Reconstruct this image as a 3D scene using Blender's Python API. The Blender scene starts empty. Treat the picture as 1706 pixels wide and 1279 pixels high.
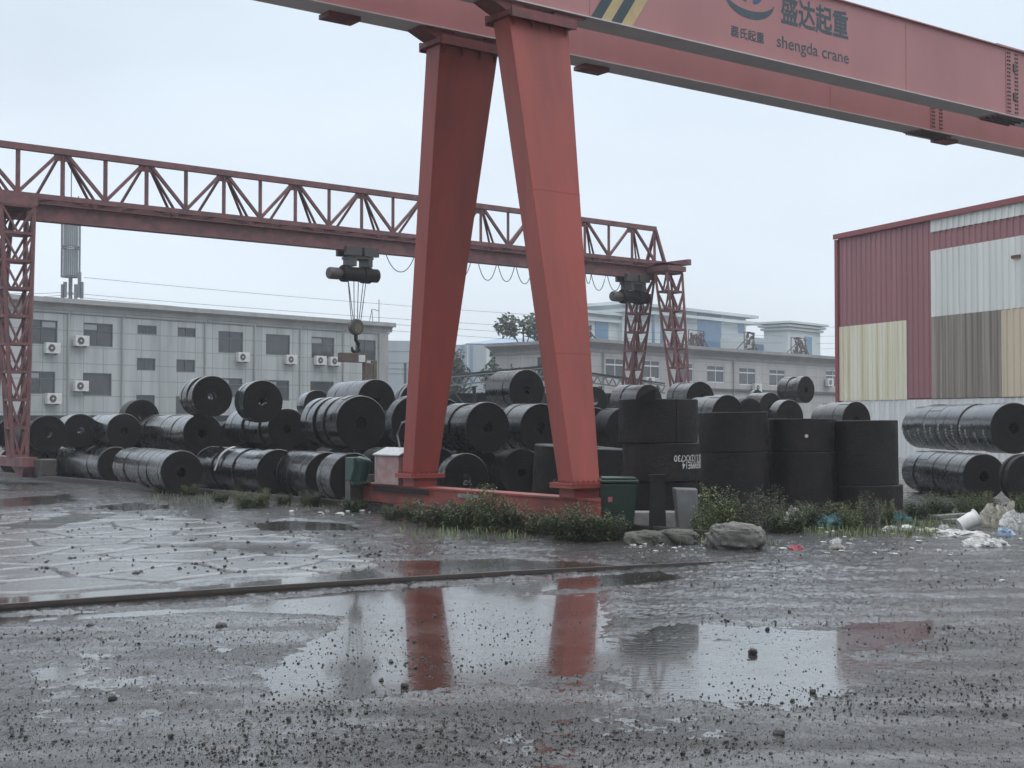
import bpy, math, random
import numpy as np
from mathutils import Vector, Matrix
R_ = math.radians
random.seed(7); rng = np.random.default_rng(7)
scn = bpy.context.scene
COL = scn.collection

# ------------------------------------------------------------------ camera
CAM_H, F, PITCH = 1.6, 2250.0, math.atan(60 / 2250)
cd = bpy.data.cameras.new("camera"); cam = bpy.data.objects.new("camera", cd); COL.objects.link(cam)
cd.sensor_width = 36.0; cd.lens = F / 1706 * 36.0; cd.clip_start = 0.05; cd.clip_end = 3000
cam.location = (0, 0, CAM_H); cam.rotation_euler = (math.pi / 2 + PITCH, 0, 0)
scn.camera = cam
scn.view_settings.view_transform = 'Standard'; scn.view_settings.look = 'None'
scn.view_settings.exposure = 0.0; scn.view_settings.gamma = 1.0
scn.cycles.volume_bounces = 0
scn.cycles.max_bounces = 8

# ------------------------------------------------------------------ world: overcast daylight
SUN_EL, SUN_AZ = R_(52), R_(150)
w = bpy.data.worlds.new("World"); scn.world = w; w.use_nodes = True
nt = w.node_tree; nt.nodes.clear()
def N(t, **kw):
    n = nt.nodes.new(t)
    for k, v in kw.items(): setattr(n, k, v)
    return n
out = N('ShaderNodeOutputWorld'); bg = N('ShaderNodeBackground'); bg.inputs[1].default_value = 0.1
sky = N('ShaderNodeTexSky', sky_type='NISHITA', sun_disc=False, sun_elevation=SUN_EL, sun_rotation=SUN_AZ, air_density=1.0, dust_density=3.0)
tc = N('ShaderNodeTexCoord'); sep = N('ShaderNodeSeparateXYZ')
nt.links.new(tc.outputs['Generated'], sep.inputs[0])
ramp = N('ShaderNodeValToRGB')          # cloud deck: brighter towards the zenith, as an overcast sky is
e = ramp.color_ramp.elements
e[0].position = 0.0; e[0].color = (.80, .885, .96, 1)
e[1].position = 0.34; e[1].color = (.69, .79, .90, 1)
x = e.new(0.10); x.color = (.79, .885, .975, 1)
x = e.new(1.0); x.color = (1.0, 1.0, 1.0, 1)
nt.links.new(sep.outputs['Z'], ramp.inputs[0])
gain = N('ShaderNodeMapRange'); gain.inputs['From Min'].default_value = 0.30; gain.inputs['From Max'].default_value = 1.0
gain.inputs['To Min'].default_value = 11.2; gain.inputs['To Max'].default_value = 33.0
nt.links.new(sep.outputs['Z'], gain.inputs['Value'])
cl = N('ShaderNodeTexNoise'); cl.inputs['Scale'].default_value = 2.2; cl.inputs['Detail'].default_value = 5
mp = N('ShaderNodeMapping'); mp.inputs['Scale'].default_value = (1, 1, 3.0)
nt.links.new(tc.outputs['Generated'], mp.inputs[0]); nt.links.new(mp.outputs[0], cl.inputs['Vector'])
clr = N('ShaderNodeMapRange'); clr.inputs['From Min'].default_value = .3; clr.inputs['From Max'].default_value = .7
clr.inputs['To Min'].default_value = .90; clr.inputs['To Max'].default_value = 1.07
nt.links.new(cl.outputs[0], clr.inputs['Value'])
side = N('ShaderNodeMapRange', interpolation_type='SMOOTHSTEP'); side.inputs['From Min'].default_value = -.75; side.inputs['From Max'].default_value = .35   # sky dimmed behind the camera, added to darken faces turned that way
side.inputs['To Min'].default_value = .6; side.inputs['To Max'].default_value = 1.0
nt.links.new(sep.outputs['Y'], side.inputs['Value'])
m0 = N('ShaderNodeMath', operation='MULTIPLY'); nt.links.new(side.outputs[0], m0.inputs[0]); nt.links.new(clr.outputs[0], m0.inputs[1])
mul = N('ShaderNodeMath', operation='MULTIPLY'); nt.links.new(gain.outputs[0], mul.inputs[0]); nt.links.new(m0.outputs[0], mul.inputs[1])
sc = N('ShaderNodeVectorMath', operation='SCALE'); nt.links.new(ramp.outputs[0], sc.inputs[0]); nt.links.new(mul.outputs[0], sc.inputs['Scale'])
mx = N('ShaderNodeMix', data_type='RGBA'); mx.inputs[0].default_value = 0.94
nt.links.new(sky.outputs[0], mx.inputs[6]); nt.links.new(sc.outputs[0], mx.inputs[7])
nt.links.new(mx.outputs[2], bg.inputs[0]); nt.links.new(bg.outputs[0], out.inputs[0])
sl = bpy.data.lights.new("sun", 'SUN'); so = bpy.data.objects.new("sun", sl); COL.objects.link(so)
sl.energy = 0.35; sl.angle = R_(25); sl.color = (1, .97, .93)
so.rotation_euler = (math.pi / 2 - SUN_EL, 0, math.pi - SUN_AZ)

# ------------------------------------------------------------------ helpers
def ray(px, py):
    dx = (px - 853) / F; up = -(py - 639.5) / F
    c, s = math.cos(PITCH), math.sin(PITCH)
    return Vector((dx, c - up * s, s + up * c))
def P(px, py, Y):
    d = ray(px, py); return Vector((0, 0, CAM_H)) + d * (Y / d.y)
def G(px, py):
    d = ray(px, py); return Vector((0, 0, CAM_H)) + d * (-CAM_H / d.z)
def onplane(px, py, O, n):
    d = ray(px, py); c = Vector((0, 0, CAM_H)); t = (O - c).dot(n) / d.dot(n); return c + d * t
def proj(p):
    c, s = math.cos(PITCH), math.sin(PITCH); v = p - Vector((0, 0, CAM_H))
    f = v.y * c + v.z * s; u = -v.y * s + v.z * c
    return 853 + F * v.x / f, 639.5 - F * u / f
ROOT = {}
def tag(o, label=None, cat=None, group=None, kind=None):
    if label: o['label'] = label
    if cat: o['category'] = cat
    if group: o['group'] = group
    if kind: o['kind'] = kind
    return o
def thing(name, label, cat, loc=(0, 0, 0), group=None, rot=None):
    o = bpy.data.objects.new(name, None); COL.objects.link(o); o.location = loc
    o.empty_display_size = 0.2
    if rot: o.rotation_euler = rot
    ROOT[o.name] = Vector((0, 0, 0)) if rot is not None else Vector(loc)
    return tag(o, label, cat, group)
def copy_tree(o, parent=None):
    c = o.copy(); COL.objects.link(c); c.parent = parent
    if o.name in ROOT: ROOT[c.name] = ROOT[o.name]
    for ch in list(o.children): copy_tree(ch, c)
    return c
class MB:
    def __init__(s): s.v = []; s.f = []; s.sm = False
    def add(s, vs, fs):
        n = len(s.v); s.v += [tuple(v) for v in vs]; s.f += [tuple(i + n for i in f) for f in fs]; return s
    def hexa(s, c):    # 8 corners: bottom 4 ccw, top 4 ccw
        return s.add(c, [(3, 2, 1, 0), (4, 5, 6, 7), (0, 1, 5, 4), (1, 2, 6, 5), (2, 3, 7, 6), (3, 0, 4, 7)])
    def box(s, lo, hi):
        (a, b, c), (d, e, f) = lo, hi
        return s.hexa([(a, b, c), (d, b, c), (d, e, c), (a, e, c), (a, b, f), (d, b, f), (d, e, f), (a, e, f)])
    def obox(s, o, u, v, lu, lv, z0, z1):   # box on a horizontal frame: o + u*[a,b] + v*[a,b]
        o, u, v = Vector(o), Vector(u), Vector(v); q = []
        for z in (z0, z1):
            for a, b in ((lu[0], lv[0]), (lu[1], lv[0]), (lu[1], lv[1]), (lu[0], lv[1])):
                p = o + u * a + v * b; q.append((p.x, p.y, o.z + z))
        return s.hexa(q)
    def bar(s, p, q, w, h=None, up=(0, 0, 1)):
        p, q = Vector(p), Vector(q); h = h or w; d = (q - p)
        if d.length < 1e-6: return s
        d.normalize(); u = Vector(up)
        if abs(d.dot(u)) > .98: u = Vector((1, 0, 0)) if abs(d.x) < .9 else Vector((0, 1, 0))
        a = d.cross(u).normalized() * w / 2; b = a.cross(d).normalized() * h / 2
        return s.hexa([p - a - b, p + a - b, q + a - b, q - a - b, p - a + b, p + a + b, q + a + b, q - a + b])
    def tube(s, pts, r, n=8, cap=True):
        pts = [Vector(p) for p in pts]; rs = r if isinstance(r, (list, tuple)) else [r] * len(pts); b0 = len(s.v); ring = []
        for i, p in enumerate(pts):
            d = (pts[min(i + 1, len(pts) - 1)] - pts[max(i - 1, 0)]).normalized()
            u = Vector((0, 0, 1)) if abs(d.z) < .95 else Vector((1, 0, 0))
            a = d.cross(u).normalized(); b = a.cross(d).normalized()
            for k in range(n):
                t = 2 * math.pi * k / n; s.v.append(tuple(p + (a * math.cos(t) + b * math.sin(t)) * rs[i]))
        for i in range(len(pts) - 1):
            for k in range(n):
                j = (k + 1) % n; s.f.append((b0 + i * n + k, b0 + i * n + j, b0 + (i + 1) * n + j, b0 + (i + 1) * n + k))
        if cap:
            s.f.append(tuple(b0 + k for k in range(n))[::-1]); e0 = b0 + (len(pts) - 1) * n; s.f.append(tuple(e0 + k for k in range(n)))
        return s
    def lathe(s, prof, n=24, O=(0, 0, 0), axis='z', closed=False):
        b0 = len(s.v); m = len(prof)
        for k in range(n):
            t = 2 * math.pi * k / n; c, q = math.cos(t), math.sin(t)
            for r, z in prof:
                v = (r * c, r * q, z) if axis == 'z' else ((r * c, z, r * q) if axis == 'y' else (z, r * c, r * q))
                s.v.append((v[0] + O[0], v[1] + O[1], v[2] + O[2]))
        for k in range(n):
            j = (k + 1) % n
            for i in range(m if closed else m - 1):
                i2 = (i + 1) % m
                f = (b0 + k * m + i, b0 + j * m + i, b0 + j * m + i2, b0 + k * m + i2)
                s.f.append(f if axis != 'y' else f[::-1])
        return s
    def xf(s, M):
        s.v = [tuple(M @ Vector(v)) for v in s.v]; return s
    def build(s, name, mat, parent=None, smooth=False, bevel=0, label=None):
        off = Vector((0, 0, 0))
        if parent is not None:
            r = parent
            while r.parent: r = r.parent
            off = ROOT.get(r.name, off)
        me = bpy.data.meshes.new(name)
        me.from_pydata([(v[0] - off.x, v[1] - off.y, v[2] - off.z) for v in s.v], [], s.f); me.update()
        import bmesh
        bm = bmesh.new(); bm.from_mesh(me); bmesh.ops.recalc_face_normals(bm, faces=bm.faces); bm.to_mesh(me); bm.free()
        if smooth:
            me.polygons.foreach_set('use_smooth', [True] * len(me.polygons))
            me.set_sharp_from_angle(angle=R_(40))
        o = bpy.data.objects.new(name, me); COL.objects.link(o)
        for m_ in (mat if isinstance(mat, list) else [mat]): me.materials.append(m_)
        if parent is not None: o.parent = parent
        if bevel:
            b = o.modifiers.new('bevel', 'BEVEL'); b.width = bevel; b.segments = 2; b.limit_method = 'ANGLE'
        if label: o['label'] = label
        return o

# ------------------------------------------------------------------ materials
def material(name, c1, c2=None, nscale=4, detail=5, rough=.6, rough2=None, bump=0, bscale=30, stretch=(1, 1, 1), metallic=0, spec=.5, coat=0, contrast=(.35, .65), coord='Object', bstretch=None):
    m = bpy.data.materials.new(name); m.use_nodes = True; t = m.node_tree; b = t.nodes['Principled BSDF']
    b.inputs['Base Color'].default_value = (*c1, 1); b.inputs['Roughness'].default_value = rough
    b.inputs['Metallic'].default_value = metallic; b.inputs['Specular IOR Level'].default_value = spec; b.inputs['Coat Weight'].default_value = coat
    b.inputs['Coat Roughness'].default_value = .12
    tcn = t.nodes.new('ShaderNodeTexCoord'); m_ = t.nodes.new('ShaderNodeMapping'); m_.inputs['Scale'].default_value = stretch
    t.links.new(tcn.outputs[coord], m_.inputs[0])
    no = t.nodes.new('ShaderNodeTexNoise'); no.inputs['Scale'].default_value = nscale; no.inputs['Detail'].default_value = detail; no.inputs['Roughness'].default_value = .62
    t.links.new(m_.outputs[0], no.inputs['Vector'])
    mr = t.nodes.new('ShaderNodeMapRange'); mr.inputs['From Min'].default_value = contrast[0]; mr.inputs['From Max'].default_value = contrast[1]
    t.links.new(no.outputs[0], mr.inputs['Value'])
    if c2 is not None:
        mixn = t.nodes.new('ShaderNodeMix'); mixn.data_type = 'RGBA'; mixn.inputs[6].default_value = (*c1, 1); mixn.inputs[7].default_value = (*c2, 1)
        t.links.new(mr.outputs[0], mixn.inputs[0]); t.links.new(mixn.outputs[2], b.inputs['Base Color'])
    if rough2 is not None:
        mr2 = t.nodes.new('ShaderNodeMapRange'); mr2.inputs['To Min'].default_value = rough; mr2.inputs['To Max'].default_value = rough2
        t.links.new(mr.outputs[0], mr2.inputs['Value']); t.links.new(mr2.outputs[0], b.inputs['Roughness'])
    if bump:
        n2 = t.nodes.new('ShaderNodeTexNoise'); n2.inputs['Scale'].default_value = bscale; n2.inputs['Detail'].default_value = 4
        if bstretch:
            m2 = t.nodes.new('ShaderNodeMapping'); m2.inputs['Scale'].default_value = bstretch; t.links.new(tcn.outputs[coord], m2.inputs[0]); t.links.new(m2.outputs[0], n2.inputs['Vector'])
        else: t.links.new(tcn.outputs[coord], n2.inputs['Vector'])
        bp = t.nodes.new('ShaderNodeBump'); bp.inputs['Strength'].default_value = bump; bp.inputs['Distance'].default_value = .02
        t.links.new(n2.outputs[0], bp.inputs['Height']); t.links.new(bp.outputs[0], b.inputs['Normal'])
    return m
def tiled(m, sx, sz, col, thick=.02):      # joints of cladding slabs, in the object's own metres (x along the facade, z up)
    t = m.node_tree; b = t.nodes['Principled BSDF']; lk = b.inputs['Base Color'].links[0].from_socket
    uv = t.nodes.new('ShaderNodeUVMap'); br = t.nodes.new('ShaderNodeTexBrick'); br.offset = 0.0
    br.inputs['Scale'].default_value = 1; br.inputs['Brick Width'].default_value = sx; br.inputs['Row Height'].default_value = sz
    br.inputs['Mortar Size'].default_value = thick; br.inputs['Mortar Smooth'].default_value = .3
    t.links.new(uv.outputs[0], br.inputs['Vector'])
    mixn = t.nodes.new('ShaderNodeMix'); mixn.data_type = 'RGBA'; mixn.inputs[7].default_value = (*col, 1)
    ml = t.nodes.new('ShaderNodeMath'); ml.operation = 'MULTIPLY'; ml.inputs[1].default_value = .6
    t.links.new(br.outputs['Fac'], ml.inputs[0])
    t.links.new(ml.outputs[0], mixn.inputs[0]); t.links.new(lk, mixn.inputs[6]); t.links.new(mixn.outputs[2], b.inputs['Base Color'])
    return m
RED = material('red_crane_paint', (.34, .064, .050), (.21, .054, .045), 1.1, detail=8, rough=.45, rough2=.6, bump=.12, bscale=5, stretch=(2.2, 2.2, .16), contrast=(.40, .78))
PINK = material('faded_red_paint', (.44, .20, .20), (.37, .17, .17), .6, detail=8, rough=.5, rough2=.6, bump=.08, bscale=3, stretch=(1, 1, .4), contrast=(.4, .75))  # crane red paled in its colour to imitate lens glare against the sky
REDDIRT = material('mud_splashed_red_paint', (.33, .060, .048), (.16, .05, .042), 2.5, rough=.5, rough2=.7, stretch=(1, 1, .5))
PRIMER = material('grey_primer', (.60, .56, .57), (.50, .46, .47), 1, rough=.6)  # girder underside greyed and lightened in colour to imitate ground bounce and glare
REDDK = material('old_red_paint', (.22, .05, .055), (.13, .06, .055), 6, rough=.5, rough2=.7)
TRUSS = material('weathered_truss_paint', (.23, .098, .102), (.13, .075, .076), 3, rough=.55, rough2=.7)
STEEL = material('dark_steel', (.05, .052, .055), (.09, .075, .065), 8, rough=.45)
GREYST = material('grey_steel', (.22, .24, .25), (.15, .16, .17), 5, rough=.5)
RAILM = material('wet_rail_steel', (.045, .04, .038), (.07, .05, .04), 9, rough=.3, rough2=.5)
RAILTOP = material('worn_rail_top', (.35, .35, .36), (.25, .24, .23), 14, rough=.25, metallic=.8)
BLK = material('black_paint', (.012, .012, .013), (.02, .02, .02), 5, rough=.65, spec=.2)
GREEN = material('green_motor_paint', (.015, .058, .046), (.018, .042, .036), 7, rough=.4)
BINGRN = material('green_bin_plastic', (.011, .034, .021), (.014, .03, .02), 6, rough=.4)
YEL = material('yellow_paint', (.55, .42, .2), (.45, .36, .2), 5, rough=.6)
BLUEBLK = material('blue_black_paint', (.035, .06, .075), (.05, .07, .085), 3, rough=.6)
LETTER = material('blue_grey_lettering', (.05, .085, .11), (.06, .085, .10), 3, rough=.6)
WHITE = material('white_plastic', (.72, .73, .72), (.55, .56, .55), 6, rough=.5)
WHT2 = material('white_letter_paint', (.6, .6, .6), (.4, .4, .4), 20, rough=.7)
CABIN = material('galvanised_sheet', (.45, .47, .47), (.36, .37, .37), 5, rough=.3, rough2=.45)
CAB2 = material('cabinet_faded_red', (.32, .17, .17), (.38, .28, .27), 6, rough=.5)
YELDK = material('dull_yellow_paint', (.17, .145, .075), (.10, .085, .06), 6, rough=.6)
RUSTG = material('weathered_sign_steel', (.15, .11, .095), (.08, .07, .065), 5, rough=.8)
RUST = material('rust', (.18, .075, .025), (.05, .03, .022), 9, rough=.85, bump=.6, bscale=25)
GLASS = material('window_glass', (.035, .045, .05), (.06, .07, .075), 1.3, rough=.06, spec=.6)
CURT = material('window_blind', (.35, .37, .38), (.28, .3, .32), 3, rough=.7, stretch=(1, 1, 6))
FRAMED = material('dark_window_frame', (.09, .10, .11), None, rough=.5)
FRAMEW = material('white_window_frame', (.68, .70, .71), None, rough=.5)
BLUEG = material('blue_curtain_glass', (.09, .21, .36), (.11, .24, .38), .5, rough=.2, spec=.6)
PALE = material('pale_far_wall', (.62, .67, .68), (.54, .60, .62), .3, rough=.7, stretch=(1, 1, .3))
PALE2 = material('pale_grey_sheeting', (.42, .48, .51), (.36, .42, .45), .4, rough=.6, stretch=(1, 1, .2))
BLUERF = material('blue_sheet_roof', (.20, .29, .42), (.24, .33, .45), .3, rough=.5)
WALLG = tiled(material('grey_slab_cladding', (.46, .49, .49), (.26, .285, .285), .6, detail=9, rough=.7, stretch=(2.2, 2.2, .16), contrast=(.42, .80)), 1.45, 1.05, (.17, .18, .18), .035)
WALLG2 = tiled(material('beige_slab_cladding', (.47, .46, .445), (.345, .345, .335), .5, detail=8, rough=.7, stretch=(1.3, 1.3, .3), contrast=(.35, .7)), 1.3, .8, (.22, .22, .21), .03)
CORN = material('cornice_render', (.40, .41, .40), (.28, .29, .29), .8, detail=7, rough=.75, stretch=(1, 1, .4))
CORN2 = material('brown_grey_cornice', (.33, .31, .31), (.24, .24, .24), .8, detail=7, rough=.75, stretch=(1, 1, .3))
ROOFD = material('dark_roof_felt', (.10, .10, .105), (.14, .13, .13), 1, rough=.8)
SHEDM = material('dark_shed_sheet', (.035, .055, .06), (.05, .06, .065), .8, rough=.7)
CONC = material('weathered_concrete', (.30, .30, .29), (.19, .19, .185), 4, detail=8, rough=.6, rough2=.8, bump=.4, bscale=20)
CONCW = material('damp_concrete', (.16, .165, .17), (.11, .11, .11), 3, detail=8, rough=.5, bump=.3, bscale=14)
ROCK = material('damp_boulder', (.17, .165, .15), (.085, .085, .078), 7, detail=9, rough=.6, rough2=.8, bump=1.0, bscale=16)
ROCKM = material('mossy_rubble', (.06, .06, .048), (.10, .10, .09), 6, detail=9, rough=.8, bump=1.0, bscale=16)
BAGW = material('white_plastic_bag', (.52, .53, .52), (.26, .26, .25), 9, rough=.35, rough2=.6, bump=.7, bscale=22, contrast=(.4, .75))
BAGG = material('dirty_bag', (.42, .41, .33), (.22, .21, .18), 8, rough=.5, bump=.8, bscale=18)
BAGB = material('blue_plastic', (.22, .33, .48), (.34, .42, .52), 8, rough=.4, bump=.4, bscale=20)
TEAL = material('teal_netting', (.03, .13, .13), (.02, .05, .06), 14, rough=.7, bump=.8, bscale=40)
PINKP = material('pinkish_red_wrapper', (.42, .09, .12), (.3, .08, .1), 8, rough=.5)
WOODG = material('grey_timber', (.20, .20, .19), (.12, .12, .11), 5, rough=.7, stretch=(1, 8, 8))
LEAFM = [material('weed_leaves_%s' % n, a, b_, 3.0, rough=.5, spec=.3) for n, a, b_ in (('dark', (.055, .075, .036), (.115, .14, .07)), ('mid', (.085, .118, .045), (.20, .24, .10)), ('grey', (.09, .11, .07), (.18, .20, .13)))]
STEMM = material('weed_stems', (.06, .06, .03), (.09, .07, .04), 5, rough=.7)
DRY = material('dry_grass', (.13, .12, .06), (.07, .075, .035), 5, rough=.8)
TREELF = material('tree_leaves', (.035, .055, .032), (.06, .085, .045), .8, rough=.6)
TREELF2 = material('far_tree_leaves', (.05, .075, .04), (.075, .10, .05), .8, rough=.6)
BARK = material('bark', (.08, .065, .05), (.05, .04, .035), 6, rough=.9)
CLOD = material('wet_clod', (.022, .021, .020), (.04, .038, .035), 12, rough=.45, bump=.5, bscale=60)

def coil_mat(name, c1, c2, rough, wet, fine, coat=.0, ring=None):
    m = bpy.data.materials.new(name); m.use_nodes = True; t = m.node_tree; b = t.nodes['Principled BSDF']; L = t.links.new
    def nd(k, **kw):
        n = t.nodes.new(k)
        for a, v in kw.items(): setattr(n, a, v)
        return n
    tcn = nd('ShaderNodeTexCoord'); oi = nd('ShaderNodeObjectInfo')
    off = nd('ShaderNodeVectorMath', operation='ADD'); L(tcn.outputs['Object'], off.inputs[0])
    rs = nd('ShaderNodeVectorMath', operation='SCALE'); rs.inputs[0].default_value = (37, 61, 17); L(oi.outputs['Random'], rs.inputs['Scale']); L(rs.outputs[0], off.inputs[1])
    n1 = nd('ShaderNodeTexNoise'); n1.inputs['Scale'].default_value = 2.2; n1.inputs['Detail'].default_value = 7; L(off.outputs[0], n1.inputs['Vector'])
    mr = nd('ShaderNodeMapRange'); mr.inputs['From Min'].default_value = .35; mr.inputs['From Max'].default_value = .68; L(n1.outputs[0], mr.inputs['Value'])
    mc = nd('ShaderNodeMix', data_type='RGBA'); mc.inputs[6].default_value = (*c1, 1); mc.inputs[7].default_value = (*c2, 1); L(mr.outputs[0], mc.inputs[0]); L(mc.outputs[2], b.inputs['Base Color'])
    mp_ = nd('ShaderNodeMapping'); mp_.inputs['Scale'].default_value = (2.5, 42, 2.5); L(off.outputs[0], mp_.inputs[0])
    n2 = nd('ShaderNodeTexNoise'); n2.inputs['Scale'].default_value = 1; n2.inputs['Detail'].default_value = 3; L(mp_.outputs[0], n2.inputs['Vector'])
    n3 = nd('ShaderNodeTexNoise'); n3.inputs['Scale'].default_value = 7; n3.inputs['Detail'].default_value = 6; n3.inputs['Distortion'].default_value = 1.2; L(off.outputs[0], n3.inputs['Vector'])
    sx = nd('ShaderNodeSeparateXYZ'); L(tcn.outputs['Object'], sx.inputs[0])
    r2 = nd('ShaderNodeCombineXYZ'); L(sx.outputs['X'], r2.inputs[0]); L(sx.outputs['Z'], r2.inputs[1])
    ln = nd('ShaderNodeVectorMath', operation='LENGTH'); L(r2.outputs[0], ln.inputs[0])
    cx = nd('ShaderNodeCombineXYZ'); mm = nd('ShaderNodeMath', operation='MULTIPLY'); mm.inputs[1].default_value = 70; L(ln.outputs['Value'], mm.inputs[0]); L(mm.outputs[0], cx.inputs[0])
    n4 = nd('ShaderNodeTexNoise'); n4.inputs['Scale'].default_value = 1; n4.inputs['Detail'].default_value = 2; L(cx.outputs[0], n4.inputs['Vector'])
    if ring:
        rg = nd('ShaderNodeMapRange'); rg.inputs['From Min'].default_value = .5; rg.inputs['From Max'].default_value = .68; L(n4.outputs[0], rg.inputs['Value'])
        rm_ = nd('ShaderNodeMix', data_type='RGBA'); L(rg.outputs[0], rm_.inputs[0]); L(mc.outputs[2], rm_.inputs[6]); rm_.inputs[7].default_value = (*ring, 1); L(rm_.outputs[2], b.inputs['Base Color'])
    b1 = nd('ShaderNodeBump'); b1.inputs['Strength'].default_value = fine; b1.inputs['Distance'].default_value = .01; L(n2.outputs[0], b1.inputs['Height'])
    b2 = nd('ShaderNodeBump'); b2.inputs['Strength'].default_value = wet; b2.inputs['Distance'].default_value = .03; L(n3.outputs[0], b2.inputs['Height']); L(b1.outputs[0], b2.inputs['Normal'])
    b3 = nd('ShaderNodeBump'); b3.inputs['Strength'].default_value = .5; b3.inputs['Distance'].default_value = .015; L(n4.outputs[0], b3.inputs['Height']); L(b2.outputs[0], b3.inputs['Normal'])
    L(b3.outputs[0], b.inputs['Normal'])
    rr = nd('ShaderNodeMapRange'); rr.inputs['From Min'].default_value = .3; rr.inputs['From Max'].default_value = .7; rr.inputs['To Min'].default_value = rough - .1; rr.inputs['To Max'].default_value = rough + .14
    L(n3.outputs[0], rr.inputs['Value']); L(rr.outputs[0], b.inputs['Roughness'])
    b.inputs['Specular IOR Level'].default_value = .5; b.inputs['Coat Weight'].default_value = coat; b.inputs['Coat Roughness'].default_value = .13; b.inputs['Coat IOR'].default_value = 1.5; L(b2.outputs[0], b.inputs['Coat Normal'])
    return m
COILM = {'wet': coil_mat('wet_black_steel', (.006, .007, .008), (.013, .014, .016), .17, .08, .3, .8),
         'brown': coil_mat('brown_black_steel', (.010, .008, .008), (.020, .015, .014), .20, .07, .35, .6),
         'green': coil_mat('green_black_steel', (.006, .009, .009), (.013, .018, .017), .17, .08, .3, .7),
         'satin': coil_mat('satin_black_steel', (.010, .0105, .011), (.017, .017, .017), .24, .03, .10, .45),
         'flat': coil_mat('dull_black_steel', (.007, .0068, .0075), (.020, .015, .013), .52, .30, .12, 0),
         'rust': coil_mat('rusted_steel', (.035, .022, .016), (.15, .06, .02), .75, .3, .3)}
EDGE = coil_mat('wound_strip_edges', (.008, .0075, .008), (.016, .013, .012), .8, .12, .1, 0, (.034, .031, .030))
EDGE.node_tree.nodes['Principled BSDF'].inputs['Specular IOR Level'].default_value = .15
COILM['flat'].node_tree.nodes['Principled BSDF'].inputs['Specular IOR Level'].default_value = .25

# ------------------------------------------------------------------ ground
def hash2(ix, iy, k):
    h = (ix.astype(np.int64) * 374761393 + iy.astype(np.int64) * 668265263 + k * 1442695041) & 0x7fffffff
    h = ((h ^ (h >> 13)) * 1274126177) & 0x7fffffff
    return ((h ^ (h >> 16)) & 0xffff) / 65535.0
def vnoise(x, y, k=0):
    ix, iy = np.floor(x), np.floor(y); fx, fy = x - ix, y - iy
    ux, uy = fx * fx * (3 - 2 * fx), fy * fy * (3 - 2 * fy)
    a, b, c, d = hash2(ix, iy, k), hash2(ix + 1, iy, k), hash2(ix, iy + 1, k), hash2(ix + 1, iy + 1, k)
    return (a * (1 - ux) + b * ux) * (1 - uy) + (c * (1 - ux) + d * ux) * uy
def fbm(x, y, o=4, k=0):
    s, a, t = 0, .5, 0
    for i in range(o): s = s + a * vnoise(x * 2 ** i, y * 2 ** i, k + i); t += a; a *= .55
    return s / t - .5
def polysd(X, Y, pts):     # signed distance, negative inside
    p = np.array([(G(a, b).x, G(a, b).y) for a, b in pts]); n = len(p); d = np.full(X.shape, 1e9); ins = np.zeros(X.shape, bool)
    for i in range(n):
        ax, ay = p[i]; bx, by = p[(i + 1) % n]; ex, ey = bx - ax, by - ay
        t = np.clip(((X - ax) * ex + (Y - ay) * ey) / (ex * ex + ey * ey + 1e-12), 0, 1)
        d = np.minimum(d, (X - ax - t * ex) ** 2 + (Y - ay - t * ey) ** 2)
        c = (ay > Y) != (by > Y)
        ins ^= c & (X < ex * (Y - ay) / (ey if abs(ey) > 1e-12 else 1e-12) + ax)
    d = np.sqrt(d); return np.where(ins, -d, d)
def sstep(a, b, x): t = np.clip((x - a) / (b - a), 0, 1); return t * t * (3 - 2 * t)
PUD = [  # (outline on the photo, width of the shelving edge in m, depth)
    ([(-200, 1008), (0, 992), (300, 978), (480, 964), (640, 934), (840, 930), (1000, 938), (1075, 945), (560, 978), (0, 1020), (-200, 1030)], .25, .05),
    ([(-200, 1036), (0, 1026), (350, 1012), (560, 986), (1095, 952), (1140, 962), (1030, 978), (850, 990), (700, 1012), (640, 1030), (540, 1025), (380, 1018), (0, 1040)], .2, .045),
    ([(600, 1005), (1000, 985), (1010, 1040), (1010, 1118), (900, 1126), (640, 1158), (470, 1178), (440, 1120), (540, 1060)], .22, .035),
    ([(285, 1048), (380, 1060), (480, 1120), (640, 1150), (560, 1180), (330, 1196), (430, 1150), (300, 1090)], .35, .014),
    ([(1020, 1060), (1130, 1035), (1400, 1050), (1420, 1036), (1600, 1030), (1560, 1062), (1410, 1085), (1415, 1150), (1330, 1185), (1120, 1165), (1030, 1130)], .3, .03),
    ([(900, 1000), (1200, 985), (1260, 1010), (1150, 1035), (1000, 1050)], .4, .012),
    ([(415, 872), (480, 866), (585, 872), (600, 884), (430, 884)], .3, .04),
    ([(1440, 1150), (1706, 1130), (1800, 1290), (1330, 1290), (1400, 1220)], .5, .004),
    ([(30, 1115), (130, 1110), (150, 1122), (60, 1130)], .15, .02), ([(100, 1088), (200, 1090), (150, 1096)], .12, .02),
    ([(0, 830), (120, 822), (140, 836), (0, 846)], .5, .03), ([(160, 842), (230, 836), (290, 846), (200, 852)], .5, .03),
    ([(640, 860), (800, 872), (780, 884), (640, 876)], .5, .012)]
SLAB = [(-400, 1022), (0, 989), (250, 977), (470, 961), (628, 944), (560, 914), (430, 880), (300, 862), (100, 852), (-400, 850)]
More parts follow.
